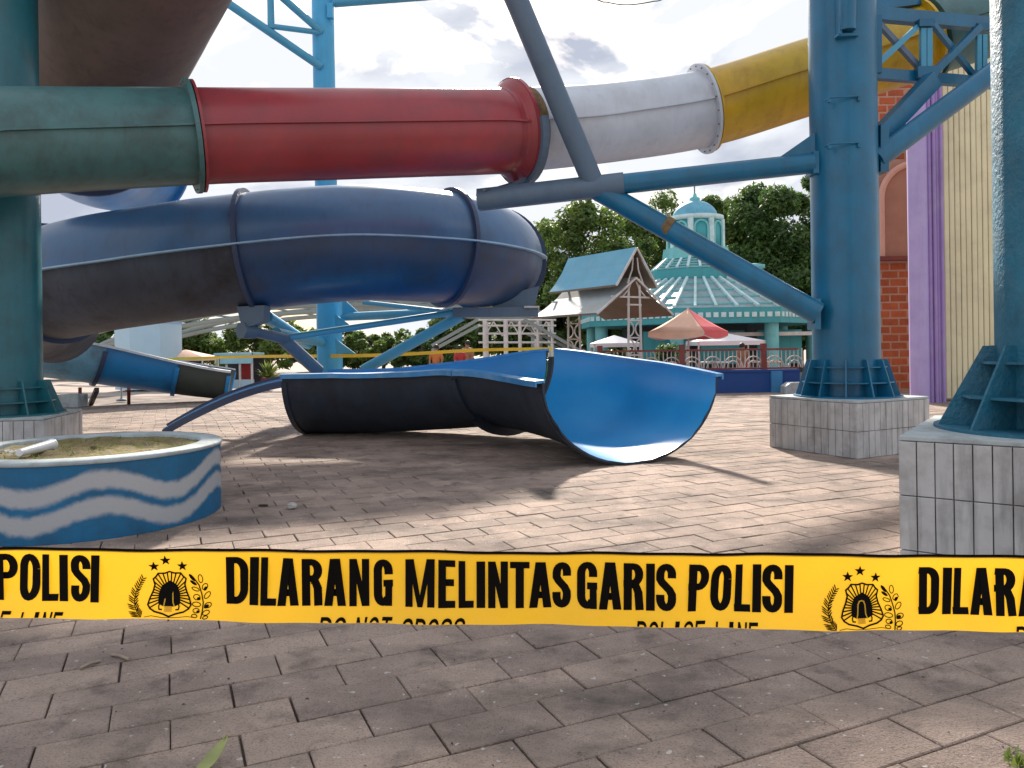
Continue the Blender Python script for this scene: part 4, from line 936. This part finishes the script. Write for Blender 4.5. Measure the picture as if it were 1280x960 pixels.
for e_ in (.12, GL - .25):
    for w_ in (-.27, .27): MB().beam(gp(e_, w_, 0), gp(e_, w_ * .75, 3.25), .06, .06).build('post', M['white_steel'], gz)
    for z in (.5, 1.05, 1.55, 2.05, 2.5): MB().beam(gp(e_, -.27, z), gp(e_, .27, z), .045, .045).build('rung', M['white_steel'], gz)
    for z in (.5, 1.05, 1.55):
        for sgn in (-1, 1): MB().pipe([gp(e_, sgn * (.25 - .22 * math.sin(R(a))), z + .25 + .22 * math.cos(R(a))) for a in range(0, 181, 20)], .022, 6).build('scroll', M['white_steel'], gz)
    MB().beam(gp(e_, -.85, 2.72), gp(e_, .85, 2.72), .05, .05).build('tie_beam', M['white_steel'], gz)
    for sgn in (-1, 1):
        MB().pipe([gp(e_ - .06, sgn * .08, 3.85), gp(e_ - .06, sgn * .12, 3.5), gp(e_ - .06, sgn * .3, 3.1)], .025, 6).build('scroll', M['white_steel'], gz)
        MB().pipe([gp(e_, sgn * .08, 3.2), gp(e_, sgn * .2, 2.95), gp(e_, sgn * .45, 2.72)], .025, 6).build('scroll', M['white_steel'], gz)
# red umbrella
uc_ = P(860, 386, 23.5); ur_ = thing('market_umbrella', (uc_.x, uc_.y, 0), 'salmon red square umbrella with a pale panel beside the gazebo', 'umbrella')
hb = 1.27; eb = P(860, 415, 23.5).z
for i in range(4):
    a0 = R(8 + 90 * i); a1_ = R(98 + 90 * i); A = uc_ + Vector((math.cos(a0) * hb, math.sin(a0) * hb, eb - uc_.z)); B = uc_ + Vector((math.cos(a1_) * hb, math.sin(a1_) * hb, eb - uc_.z)); mb = MB(); n = 10
    top = [uc_ + (A + (B - A) * (k / n) - uc_) * t + Vector((0, 0, .10 * t * (t - 1) * 1.2)) for t in (0, .25, .5, .75, 1) for k in range(n + 1)]
    mb.add(top, [(j * 11 + k, j * 11 + k + 1, (j + 1) * 11 + k + 1, (j + 1) * 11 + k) for j in range(4) for k in range(n)], 0, True)
    ed = [A + (B - A) * (k / n) for k in range(n + 1)]; dn = [p + Vector((0, 0, -.10 - .10 * math.sin(math.pi * k / n))) * 1.0 + Vector((0, 0, .10)) for k, p in enumerate(ed)]
    mb.add(ed + [p - Vector((0, 0, .12)) for p in dn], [(k, k + 1, 11 + k + 1, 11 + k) for k in range(n)], 0)
    o = mb.build('canopy_panel', M['umb_pale'] if i == 2 else M['umb_red'], ur_); sm = o.modifiers.new('t', 'SOLIDIFY'); sm.thickness = .01
    MB().pipe([p - Vector((0, 0, .125)) for p in dn], .016, 6).build('trim', M['white_steel'], ur_)
MB().pipe([(uc_.x, uc_.y, 0), (uc_.x, uc_.y, uc_.z + .06)], .03, 10).build('pole', M['white_steel'], ur_)

# ------------------------------------------------------------------ domed pavilion
VY = 33.0; vx = P(869, 300, VY).x; pvn = thing('domed_pavilion', (vx, VY, 0), 'teal pavilion with ribbed tiered roof and blue domed cupola', 'building')
S = VY / F
def vz(y): return P(869, y, VY).z
def octo(r, z, n=8, off=22.5): return [Vector((vx + r * math.cos(R(off + 360 * k / n)), VY + r * math.sin(R(off + 360 * k / n)), z)) for k in range(n)]
def frus(nm, r0, z0, r1, z1, m_, n=8, smooth=False, off=22.5):
    a, b = octo(r0, z0, n, off), octo(r1, z1, n, off); mb = MB().add(a + b, [(k, (k + 1) % n, n + (k + 1) % n, n + k) for k in range(n)] + [tuple(range(n - 1, -1, -1)), tuple(range(n, 2 * n))], 0, smooth); return mb.build(nm, m_, pvn)
def slope(nm, r0, z0, r1, z1, m_, nr):
    s = frus(nm, r0, z0, r1, z1, m_); a, b = octo(r0, z0), octo(r1, z1)
    for k in range(8):
        if (a[k] + a[(k + 1) % 8]).y / 2 > VY + .5: continue
        for j in range(nr + 1):
            t = j / nr
            if j == nr and (a[(k + 1) % 8] + a[(k + 2) % 8]).y / 2 <= VY + .5: continue
            p0 = a[k].lerp(a[(k + 1) % 8], t); p1 = b[k].lerp(b[(k + 1) % 8], t); MB().beam(p0 + Vector((0, 0, .04)), p1 + Vector((0, 0, .04)), .10, .12).build('rib', M['pav_rib'], s)
        for t in (.12, .36, .60, .84):
            p0 = a[k].lerp(b[k], t); p1 = a[(k + 1) % 8].lerp(b[(k + 1) % 8], t); MB().beam(p0, p1, .16, .06).build('tile_course', M['pav_light'], s)
frus('eave_band', 150 * S, vz(408), 150 * S, vz(391), M['pav_teal'])
slope('lower_roof', 148 * S, vz(391), 62 * S, vz(353), M['pav_tile'], 5)
frus('tier_band', 60 * S, vz(353.5), 60 * S, vz(340), M['pav_teal'])
slope('upper_roof', 58 * S, vz(340), 41 * S, vz(326), M['pav_tile'], 3)
frus('drum_base', 42 * S, vz(326), 40 * S, vz(312), M['pav_light'], 16, off=0)
frus('drum', 32 * S, vz(312), 32 * S, vz(277), M['pav_teal'], 24, True)
for k in range(8):
    a = R(22.5 + 45 * k); c = Vector((vx + 32.5 * S * math.cos(a), VY + 32.5 * S * math.sin(a), 0)); MB().pipe([c + Vector((0, 0, vz(312))), c + Vector((0, 0, vz(277)))], .13, 8).build('drum_column', M['pav_rib'], pvn)
    a = R(45 * k); c = Vector((vx + 32 * S * math.cos(a), VY + 32 * S * math.sin(a), 0)); t = Vector((-math.sin(a), math.cos(a), 0))
    MB().pipe([c + t * .28 + Vector((0, 0, vz(310)))] + [c + t * .28 * math.cos(R(q)) + Vector((0, 0, vz(288) + .28 * math.sin(R(q)))) for q in range(0, 181, 30)] + [c - t * .28 + Vector((0, 0, vz(310)))], .05, 6).build('drum_arch', M['pav_light'], pvn)
MB().lathe((vx, VY, 0), [(30 * S, vz(278)), (35 * S, vz(277)), (35 * S, vz(272)), (28 * S, vz(271))], 32).build('cornice', M['pav_rib'], pvn)
dprof = [(28 * S * math.cos(R(a)), vz(274) + (vz(251) - vz(274)) * math.sin(R(a))) for a in range(0, 91, 9)]
MB().lathe((vx, VY, 0), dprof, 32).build('dome', M['dome'], pvn)
MB().lathe((vx, VY, 0), [(6.5 * S, vz(252)), (6.5 * S, vz(248)), (3 * S, vz(246)), (2 * S, vz(242)), (0, vz(242))], 16).build('finial', M['pav_light'], pvn)
MB().pipe([(vx, VY, vz(243)), (vx, VY, vz(228))], .03, 8).build('spike', M['pipe_grey'], pvn)
for k in range(8):
    a = R(22.5 + 45 * k); c = Vector((vx + 135 * S * math.cos(a), VY + 135 * S * math.sin(a), 0)); MB().pipe([c, c + Vector((0, 0, vz(406)))], .26, 14).build('column', M['pav_light'], pvn)
    p0, p1 = octo(150.5 * S, vz(399))[k], octo(150.5 * S, vz(399))[(k + 1) % 8]
    if p0.y > VY + 2: continue
    for j in range(14): q = p0.lerp(p1, (j + .5) / 14); dd = (p1 - p0).normalized(); MB().beam(q - dd * .09, q + dd * .09, .03, .18).build('eave_dot', M['pav_rib'], pvn)
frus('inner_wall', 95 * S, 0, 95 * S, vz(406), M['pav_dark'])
for k in range(3):
    MB().box((vx + (-2.0 + 2.2 * k), VY - 3.3, 1.2), (1.7, .1, 1.3)).build('shop_front', M['pav_teal'], pvn)
MB().box((vx + 1.2, VY - 3.6, P(920, 418, VY - 3.6).z), (4.6, .7, .14)).build('canopy', M['white_steel'], pvn)
fin = P(943, 338, VY - 2); MB().lathe((fin.x, fin.y, 0), [(.25, fin.z - .35), (.25, fin.z + .05), (.42, fin.z + .1), (.42, fin.z + .22), (.1, fin.z + .28), (0, fin.z + .28)], 12).build('roof_ornament', M['pav_light'], pvn)
# ------------------------------------------------------------------ left background
va = thing('arched_roof_frame', (-9.5, 34, 0), 'grey arched roof frame seen below the spiral slide', 'roof frame')
for j in range(3):
    Y = 31 + j * 4.4; xa, xb = -20.0, 6.0; cxm = (xa + xb) / 2; hs = (xb - xa) / 2; zt_ = 3.5
    def ap(t, dz=0): a = math.pi * (1 - t); return Vector((cxm + hs * math.cos(a), Y, .9 + (zt_ - .9 + dz) * math.sin(a) ** 1.3))
    for dz in (0, -.38): MB().pipe([ap(i / 28, dz) for i in range(21)], .12, 6).build('arch_chord', M['steel_grey'], va)
    for i in range(1, 20): MB().pipe([ap(i / 28, 0 if i % 2 else -.38), ap((i + 1) / 28, -.38 if i % 2 else 0)], .04, 5).build('web_bar', M['steel_grey'], va)
    for t in (0, 20 / 28):
        q = ap(t); MB().pipe([(q.x, q.y, 0), q], .12, 8).build('post', M['steel_grey'], va)
for i in range(2, 21, 4):
    a = math.pi * (1 - i / 28); q = Vector((cxm + hs * math.cos(a), 0, .92 + 2.6 * math.sin(a) ** 1.3)); MB().pipe([q + Vector((0, 30.6, 0)), q + Vector((0, 40.2, 0))], .05, 5).build('purlin', M['steel_grey'], va)
gs = thing('white_scaffold_stand', (P(635, 430, 30).x, 30, 0), 'white scaffold stand with sloping grey roof beside the gazebo', 'stand')
for x_ in (606, 632, 650, 672, 690):
    q = P(x_, 400, 30); MB().pipe([(q.x, 30, 0), (q.x, 30, q.z)], .09 if x_ < 640 else .06, 8).build('post', M['white_steel'], gs)
    MB().pipe([(q.x, 32.5, 0), (q.x, 32.5, q.z)], .06, 8).build('post', M['white_steel'], gs)
for y in (400, 407, 417, 428): MB().pipe([P(598, y, 30), P(695, y, 30)], .045, 6).build('rail', M['white_steel'], gs)
for i in range(8): MB().pipe([P(606 + i * 11, 402 if i % 2 else 420, 30), P(617 + i * 11, 420 if i % 2 else 402, 30)], .03, 6).build('web_bar', M['white_steel'], gs)
for k in range(3): MB().beam(P(655 + k * 2, 399 + k * 9, 30 + k * .3), P(728, 440 + k * 5, 30 + k * .3), .25, .12).build('roof_beam', M['steel_grey'], gs)
for k in range(2): MB().beam(P(600, 398 + k * 8, 30.5), P(540, 432 + k * 6, 30.5), .25, .12).build('roof_beam', M['steel_grey'], gs)
# pale block behind the chute
pbx = thing('pale_blue_block', (P(172, 430, 27).x, 27.9, 0), 'plain pale blue rendered block house behind the exit chute', 'building')
bz = P(172, 404, 27).z; xa, xb, xs = P(162, 430, 27).x, P(200, 430, 27).x, P(145, 430, 27.6).x
MB().prism([(xa, 27, 0), (xb, 27, 0), (xb, 28.8, 0), (xs, 28.8, 0), (xs, 27.5, 0)], (0, 0, .001)).build('base_pad', M['box_side'], pbx)
mb = MB(); poly = [Vector((xa, 27, 0)), Vector((xb, 27, 0)), Vector((xb, 28.8, 0)), Vector((xs, 28.8, 0)), Vector((xs, 27.5, 0))]; mb.prism([p + Vector((0, 0, bz / 2)) for p in poly], Vector((0, 0, bz))); mb.build('wall', M['box_light'], pbx)
MB().prism([p + Vector((0, 0, bz + .04)) + (p - Vector(((xa + xb) / 2, 27.9, 0))) * .03 for p in poly], Vector((0, 0, .08))).build('roof_slab', M['box_side'], pbx)
# kiosk
kx0, kx1 = P(268, 470, 26).x, P(316, 470, 26).x; ks = thing('kiosk', ((kx0 + kx1) / 2, 26.6, 0), 'small open kiosk with pale blue sign board and dark interior', 'kiosk')
MB().box(((kx0 + kx1) / 2, 27.3, .59), (kx1 - kx0, .1, 1.18)).build('back_wall', M['kiosk_dark'], ks)
for x_ in (kx0 + .04, kx0 + .4, (kx0 + kx1) / 2 + .2, kx1 - .04): MB().box((x_, 26.05, .6), (.06, .06, 1.2)).build('post', M['white_steel'], ks)
MB().box(((kx0 + kx1) / 2 + .1, 26.0, P(290, 448, 26).z), (kx1 - kx0 - .2, .08, .36)).build('sign_board', M['kiosk_blue'], ks)
MB().box(((kx0 + kx1) / 2, 26.6, 1.22), (kx1 - kx0, 1.3, .08)).build('roof', M['kiosk_blue'], ks)
MB().box((P(300, 470, 26).x, 26.6, .65), (.4, .3, 1.1)).build('red_banner', M['red_cloth'], ks)
MB().box(((kx0 + kx1) / 2, 26.1, .2), (kx1 - kx0, .1, .3)).build('counter', M['box_light'], ks)
# far police tape
ft = MB(); pts = [P(150, 451, 21), P(300, 446, 19.8), P(416, 445, 15.7), P(500, 443, 16.2), P(600, 437.5, 17), P(690, 436, 17.6)]
for i in range(40):
    a, b = cat_rom(pts, 5 * i / 40), cat_rom(pts, 5 * (i + 1) / 40); hh = Vector((0, 0, .035)); ft.add([a - hh, b - hh, b + hh, a + hh], [(0, 1, 2, 3)])
o = ft.build('police_tape', M['tape_far']); sm = o.modifiers.new('t', 'SOLIDIFY'); sm.thickness = .003
tag(o, 'distant narrow yellow police tape tied round the light blue pillar', 'tape')
for i, q in enumerate((pts[0], pts[5])):
    r_ = thing('stake', (q.x, q.y + .05, 0), ('white stake holding far tape beside the exit chute', 'white stake holding far tape near the green bin')[i], 'stake')
    MB().pipe([(q.x, q.y + .05, 0), (q.x, q.y + .05, q.z + .12)], .03, 8).build('pole', M['white_steel'], r_); MB().lathe((q.x, q.y + .05, 0), [(0, 0), (.13, 0), (.13, .05), (.04, .07)], 14).build('base', M['pier_cap'], r_)
bn = P(677, 470, 17.8); gb_ = thing('wheeled_bin', (bn.x, 17.8, 0), 'green plastic bin glimpsed through the gap between fallen slide halves', 'bin')
MB().prism([(bn.x - .27, 17.5, .08), (bn.x + .27, 17.5, .08), (bn.x + .33, 17.5, .95), (bn.x - .33, 17.5, .95)], Vector((0, .6, 0))).build('body', M['bin_green'], gb_)
MB().box((bn.x, 17.5, 1.0), (.74, .72, .07)).build('lid', M['bin_green'], gb_, .02)
for s_ in (-1, 1): MB().pipe([(bn.x + s_ * .22 - .04, 17.75, .1), (bn.x + s_ * .22 + .04, 17.75, .1)], .1, 12).build('wheel', M['black_metal'], gb_)
# wire in the sky
wp = [P(600, -75, 26), P(735, -6, 26), P(760, 3, 26), P(785, 6, 26), P(815, 2, 26), P(840, -6, 26), P(950, -60, 26)]
tag(MB().pipe([cat_rom(wp, 6 * k / 40) for k in range(41)], .018, 6, mi=0).build('overhead_wire', M['black_metal']), 'thin dark wire sagging across the sky above the white tube', 'wire')
# small park clutter in the distance
def canopy(px_, py, Y, wd, m_, label):
    c = P(px_, py, Y); r_ = thing('market_canopy', (c.x, Y, 0), label, 'canopy')
    b = [c + Vector((sx * wd, sy * wd * .8, -.28)) for sx, sy in ((-1, -1), (1, -1), (1, 1), (-1, 1))]
    MB().add([c] + b + [p - Vector((0, 0, .14)) for p in b], [(0, 1, 2), (0, 2, 3), (0, 3, 4), (0, 4, 1), (1, 5, 6, 2), (2, 6, 7, 3), (3, 7, 8, 4), (4, 8, 5, 1)]).build('canopy_top', m_, r_)
    for p in b: MB().pipe([(p.x * .98 + c.x * .02, p.y, 0), (p.x * .98 + c.x * .02, p.y, p.z)], .03, 8).build('pole', M['white_steel'], r_)
canopy(232, 437, 29, .95, M['umb_pale'], 'small peach canopy between the pale block and kiosk')
canopy(768, 419, 27, .8, M['white_plastic'], 'small white canopy glimpsed beside the gazebo lattice post')
canopy(905, 416, 26, 1.1, M['white_plastic'], 'white flat canopy behind the railing beside the red umbrella')
def table(px_, Y, m_, label):
    c = P(px_, 440, Y); r_ = thing('cafe_table', (c.x, Y, 0), label, 'table', 'cafe tables behind the railing')
    MB().lathe((c.x, Y, 0), [(0, .74), (.45, .74), (.45, .78), (0, .78)], 20).build('table_top', m_, r_); MB().pipe([(c.x, Y, 0), (c.x, Y, .74)], .04, 8).build('leg', M['white_steel'], r_)
table(828, 23.6, M['umb_red'], 'round red topped table under the salmon umbrella'); table(893, 24.2, M['white_plastic'], 'round white table behind the railing beside the umbrella pole'); table(958, 23.8, M['umb_pale'], 'round peach table behind the railing near the blue column')
def pot_plant(px_, Y, label, sd_):
    c = P(px_, 440, Y); q = random.Random(sd_); r_ = thing('potted_plant', (c.x, Y, 0), label, 'plant')
    MB().lathe((c.x, Y, 0), [(0, 0), (.2, 0), (.27, .4), (.22, .4), (0, .36)], 16).build('pot', M['rail_red'], r_); mb = MB()
    for i in range(90):
        a = q.uniform(0, 6.28); e_ = q.uniform(.2, 1.4); L = q.uniform(.3, .8); d = Vector((math.cos(a) * math.cos(e_), math.sin(a) * math.cos(e_), math.sin(e_))); b = Vector((-math.sin(a), math.cos(a), 0)) * .04; p = Vector((c.x, Y, .38))
        mb.add([p, p + d * L * .6 + b, p + d * L - Vector((0, 0, .12 * L)), p + d * L * .6 - b], [(0, 1, 2, 3)])
    mb.build('leaves', M['leaf2'], r_)
pot_plant(262, 25.5, 'leafy potted plant standing beside the kiosk', 3); pot_plant(335, 26.5, 'leafy potted plant between the kiosk and light blue pillar', 4); pot_plant(742, 24.0, 'leafy potted plant between the gazebo lattice posts', 5)
# fine grit and leaf crumbs swept over the paving
mb = MB(); q_ = random.Random(99)
for i in range(700):
    Y = 2.3 + 11 * q_.random() ** 1.3; X = q_.uniform(-.66, .66) * Y; sz = q_.choice((.003, .004, .006, .009)); a = q_.uniform(0, 6.28)
    d = Vector((math.cos(a), math.sin(a), 0)) * sz; b = Vector((-math.sin(a), math.cos(a), 0)) * sz * q_.uniform(.25, .6); p = Vector((X, Y, .004))
    mb.add([p - d, p - b + Vector((0, 0, sz * .3)), p + d, p + b + Vector((0, 0, sz * .5))], [(0, 1, 2, 3)], q_.choice((0, 0, 1)))
tag(mb.build('ground_litter', [M['bark_scrap'], M['trunk']]), 'fine dark grit and leaf crumbs scattered over the paving', 'litter', kind='stuff')
# ------------------------------------------------------------------ trees
def tree(x, y, h_, rx, ry, z0, nl, lm, label, seed, leaf=.30, trunk_r=.28):
    q = random.Random(seed); root = thing('broadleaf_tree', (x, y, 0), label, 'tree', 'trees behind the park buildings')
    tb_ = MB(); top = z0 + (h_ - z0) * .45; tb_.pipe([(x, y, -.05), (x + q.uniform(-.2, .2), y, z0 * .6), (x, y, top)], trunk_r, 10, r1=trunk_r * .5)
    cz = (z0 + h_) / 2; hz = (h_ - z0) / 2; clumps = []
    for i in range(46):
        a = q.uniform(0, 6.283); e_ = math.asin(q.uniform(-.9, 1)); s_ = q.uniform(.55, 1.0)
        c = Vector((x + rx * s_ * math.cos(a) * math.cos(e_), y + ry * s_ * math.sin(a) * math.cos(e_), cz + hz * s_ * math.sin(e_))); clumps.append((c, q.uniform(.18, .34) * min(rx, hz * 1.2)))
    for c, r_ in clumps[:12]: tb_.pipe([(x, y, z0 * .7 + (top - z0 * .7) * q.random()), (Vector((x, y, top)) + c) / 2 + Vector((0, 0, .2)), c], trunk_r * .3, 6, r1=.03)
    tb_.build('trunk', M['trunk'], root)
    vs, fs, mi = [], [], []
    for i in range(nl):
        c, r_ = clumps[i % 46] if i % 7 else (Vector((x, y, cz)), min(rx, hz) * .75)
        d = Vector((q.gauss(0, 1), q.gauss(0, 1), q.gauss(0, 1))).normalized() * r_ * (q.random() ** .45) * (1.25 if i % 23 == 0 else 1); p = c + Vector((d.x, d.y, d.z * .8))
        n_ = (d.normalized() * .5 + Vector((q.gauss(0, .5), q.gauss(0, .5), q.gauss(.5, .5)))).normalized(); t = n_.orthogonal().normalized(); t = Matrix.Rotation(q.uniform(0, 6.28), 3, n_) @ t; b = n_.cross(t); L = leaf * q.uniform(.6, 1.3); W_ = L * .45
        o_ = len(vs); vs += [p - t * L * .5, p + b * W_ * .5 - n_ * .02, p + t * L * .5, p - b * W_ * .5 - n_ * .02]; fs.append((o_, o_ + 1, o_ + 2, o_ + 3)); mi.append(0 if q.random() < .75 else 1)
    me = bpy.data.meshes.new('crown'); me.from_pydata([tuple(v - root.location) for v in vs], [], fs); me.materials.append(lm[0]); me.materials.append(lm[1]); me.polygons.foreach_set('material_index', mi); me.update()
    o = bpy.data.objects.new('crown', me); C.objects.link(o); o.parent = root
    return root
LA, LB = (M['leaf'], M['leaf2']), (M['leaf3'], M['leaf'])
def TX(px_, Y): return P(px_, 400, Y).x
def TZ(py, Y): return P(800, py, Y).z
tree(TX(745, 40), 40, TZ(246, 40), 3.3, 2.8, 1.6, 30000, LA, 'leafy tree directly behind the light blue gazebo roof', 11)
tree(TX(695, 44), 44, TZ(282, 44), 2.6, 2.4, .6, 18000, LA, 'smaller tree between the spiral slide end and the gazebo', 12)
tree(TX(825, 46), 46, TZ(238, 46), 3.3, 3.0, 1.2, 22000, LA, 'tree whose crown shows to the left of the dome', 13)
tree(TX(925, 44), 44, TZ(236, 44), 3.3, 3.0, .8, 30000, LA, 'tree whose crown spreads right of the dome', 14)
tree(TX(990, 40), 40, TZ(210, 40), 3.5, 3.0, .8, 38000, LB, 'tallest dark tree rising beside the blue rung column', 15)
tree(TX(1000, 37), 37, TZ(320, 37), 2.6, 2.0, .3, 15000, LB, 'low dark tree between the pavilion roof and blue column', 16)
tree(TX(585, 46), 46, TZ(352, 46), 2.2, 2.0, .6, 10000, LA, 'low green tree under the end of the spiral slide', 17)
lb = ['hedge tree behind the left half of the arched roof frame', 'hedge tree behind the light blue pillar', 'hedge tree behind the pale blue block', 'hedge tree behind the white scaffold stand', 'hedge tree behind the kiosk', 'hedge tree behind the exit chute', 'hedge tree behind the far yellow tape beyond the pillar', 'hedge tree seen between the gazebo lattice posts', 'hedge tree seen behind the red umbrella', 'hedge tree behind the orange shirted person']
for i, (px_, Y, py) in enumerate(((245, 46, 392), (415, 48, 403), (175, 44, 385), (650, 44, 375), (335, 45, 396), (90, 40, 400), (480, 47, 412), (755, 41, 395), (850, 42, 395), (545, 45, 408))): tree(TX(px_, Y), Y, TZ(py, Y), 3.1, 2.0, .1, 9000, LB if i % 2 else LA, lb[i], 30 + i, .34, .16)
bush = [(770, 26, 'low clipped bush beside the gazebo post'), (835, 25.5, 'dark bush at the foot of the red umbrella')]
for i, (px_, Y, l_) in enumerate(bush):
    o = tree(TX(px_, Y), Y, 1.35, .7, .6, .05, 1500, LB, l_, 50 + i, .16, .05); o.name = 'garden_bush'; o['category'] = 'bush'; del o['group']

# ------------------------------------------------------------------ people
def person(x, y, h_, face, top_m, leg_m, label, arm_out=.0, hijab=None):
    root = thing('person', (x, y, 0), label, 'person'); s = h_ / 1.7; Mz = Matrix.Rotation(face, 3, 'Z')
    J = {'pel': (0, 0, .92), 'wst': (0, 0, 1.08), 'chs': (0, .0, 1.30), 'nck': (0, .0, 1.45), 'hd': (0, -.01, 1.53), 'top': (0, -.01, 1.64),
         'lh': (.10, 0, .88), 'lk': (.11, -.02, .49), 'la': (.12, .02, .09), 'lt': (.13, -.13, .04), 'rh': (-.10, 0, .88), 'rk': (-.12, -.03, .49), 'ra': (-.14, .03, .09), 'rt': (-.15, -.12, .04),
         'ls': (.18, 0, 1.38), 'le': (.24 + arm_out, -.02, 1.12), 'lw': (.22 + arm_out, -.14, .90), 'lf': (.21 + arm_out, -.18, .82), 'rs': (-.18, 0, 1.38), 're': (-.24, -.02, 1.12), 'rw': (-.22, -.16, .92), 'rf': (-.20, -.20, .84)}
    rad = dict(pel=.15, wst=.135, chs=.155, nck=.058, hd=.085, top=.075, lh=.095, lk=.062, la=.042, lt=.035, rh=.095, rk=.062, ra=.042, rt=.035, ls=.068, le=.045, lw=.032, lf=.03, rs=.068, re=.045, rw=.032, rf=.03)
    E_ = ['pel-wst', 'wst-chs', 'chs-nck', 'nck-hd', 'hd-top', 'pel-lh', 'lh-lk', 'lk-la', 'la-lt', 'pel-rh', 'rh-rk', 'rk-ra', 'ra-rt', 'chs-ls', 'ls-le', 'le-lw', 'lw-lf', 'chs-rs', 'rs-re', 're-rw', 'rw-rf']
    def skin(name, keys, grow, m_, edges):
        ks_ = [k for k in J if k in keys]; me = bpy.data.meshes.new(name); me.from_pydata([tuple(Mz @ Vector(J[k]) * s) for k in ks_], [(ks_.index(e_.split('-')[0]), ks_.index(e_.split('-')[1])) for e_ in edges], [])
        me.materials.append(m_); o = bpy.data.objects.new(name, me); C.objects.link(o); o.parent = root; o.modifiers.new('s', 'SKIN'); o.modifiers.new('u', 'SUBSURF').levels = 1; o.modifiers['u'].render_levels = 1
        for i, k in enumerate(ks_): d = me.skin_vertices[0].data[i]; d.radius = ((rad[k] + grow) * s, (rad[k] + grow) * s * (.75 if k in ('chs', 'wst', 'pel') else 1)); d.use_root = k == ks_[0]
        for p in me.polygons: p.use_smooth = True
        return o
    skin('body', set(J), 0, M['skin'], E_)
    skin('shirt', {'pel', 'wst', 'chs', 'ls', 'le', 'rs', 're'}, .022, top_m, ['pel-wst', 'wst-chs', 'chs-ls', 'ls-le', 'chs-rs', 'rs-re'])
    skin('trousers', {'pel', 'lh', 'lk', 'la', 'rh', 'rk', 'ra'}, .018, leg_m, ['pel-lh', 'lh-lk', 'lk-la', 'pel-rh', 'rh-rk', 'rk-ra'])
    mb = MB(); c = Mz @ Vector((0, .022, 1.605)) * s; hr = .108 * s; prf = [(hr * math.cos(R(a)), hr * 1.1 * math.sin(R(a))) for a in range(-25, 91, 12)]
    mb.lathe(Vector((x, y, 0)) + c, prf, 16); mb.build('hair', hijab or M['hair'], root)
    nf = Vector((x, y, 0)) + Mz @ Vector((0, -.105, 1.565)) * s; MB().box(nf, (.02, .03, .03)).build('nose', M['skin'], root)
    return root
q = P(928, 430, 22.2); person(q.x, 22.2, q.z + .02, R(20), M['cl_brown'], M['cl_red'], 'person in orange brown top standing behind the ornamental railing')
q = P(545, 431, 24.5); person(q.x, 24.5, q.z, R(-10), M['cl_orange'], M['cl_dark'], 'person in orange shirt standing beyond the fallen half pipe')
q = P(574, 432, 24.5); person(q.x, 24.6, q.z, R(40), M['cl_red'], M['cl_dark'], 'person in red shirt beside the white scaffold stand')
q = P(584, 426, 25.5); person(q.x, 25.6, q.z, R(-30), M['cl_brown'], M['cl_dark'], 'taller person in brown shirt behind the red shirted one')
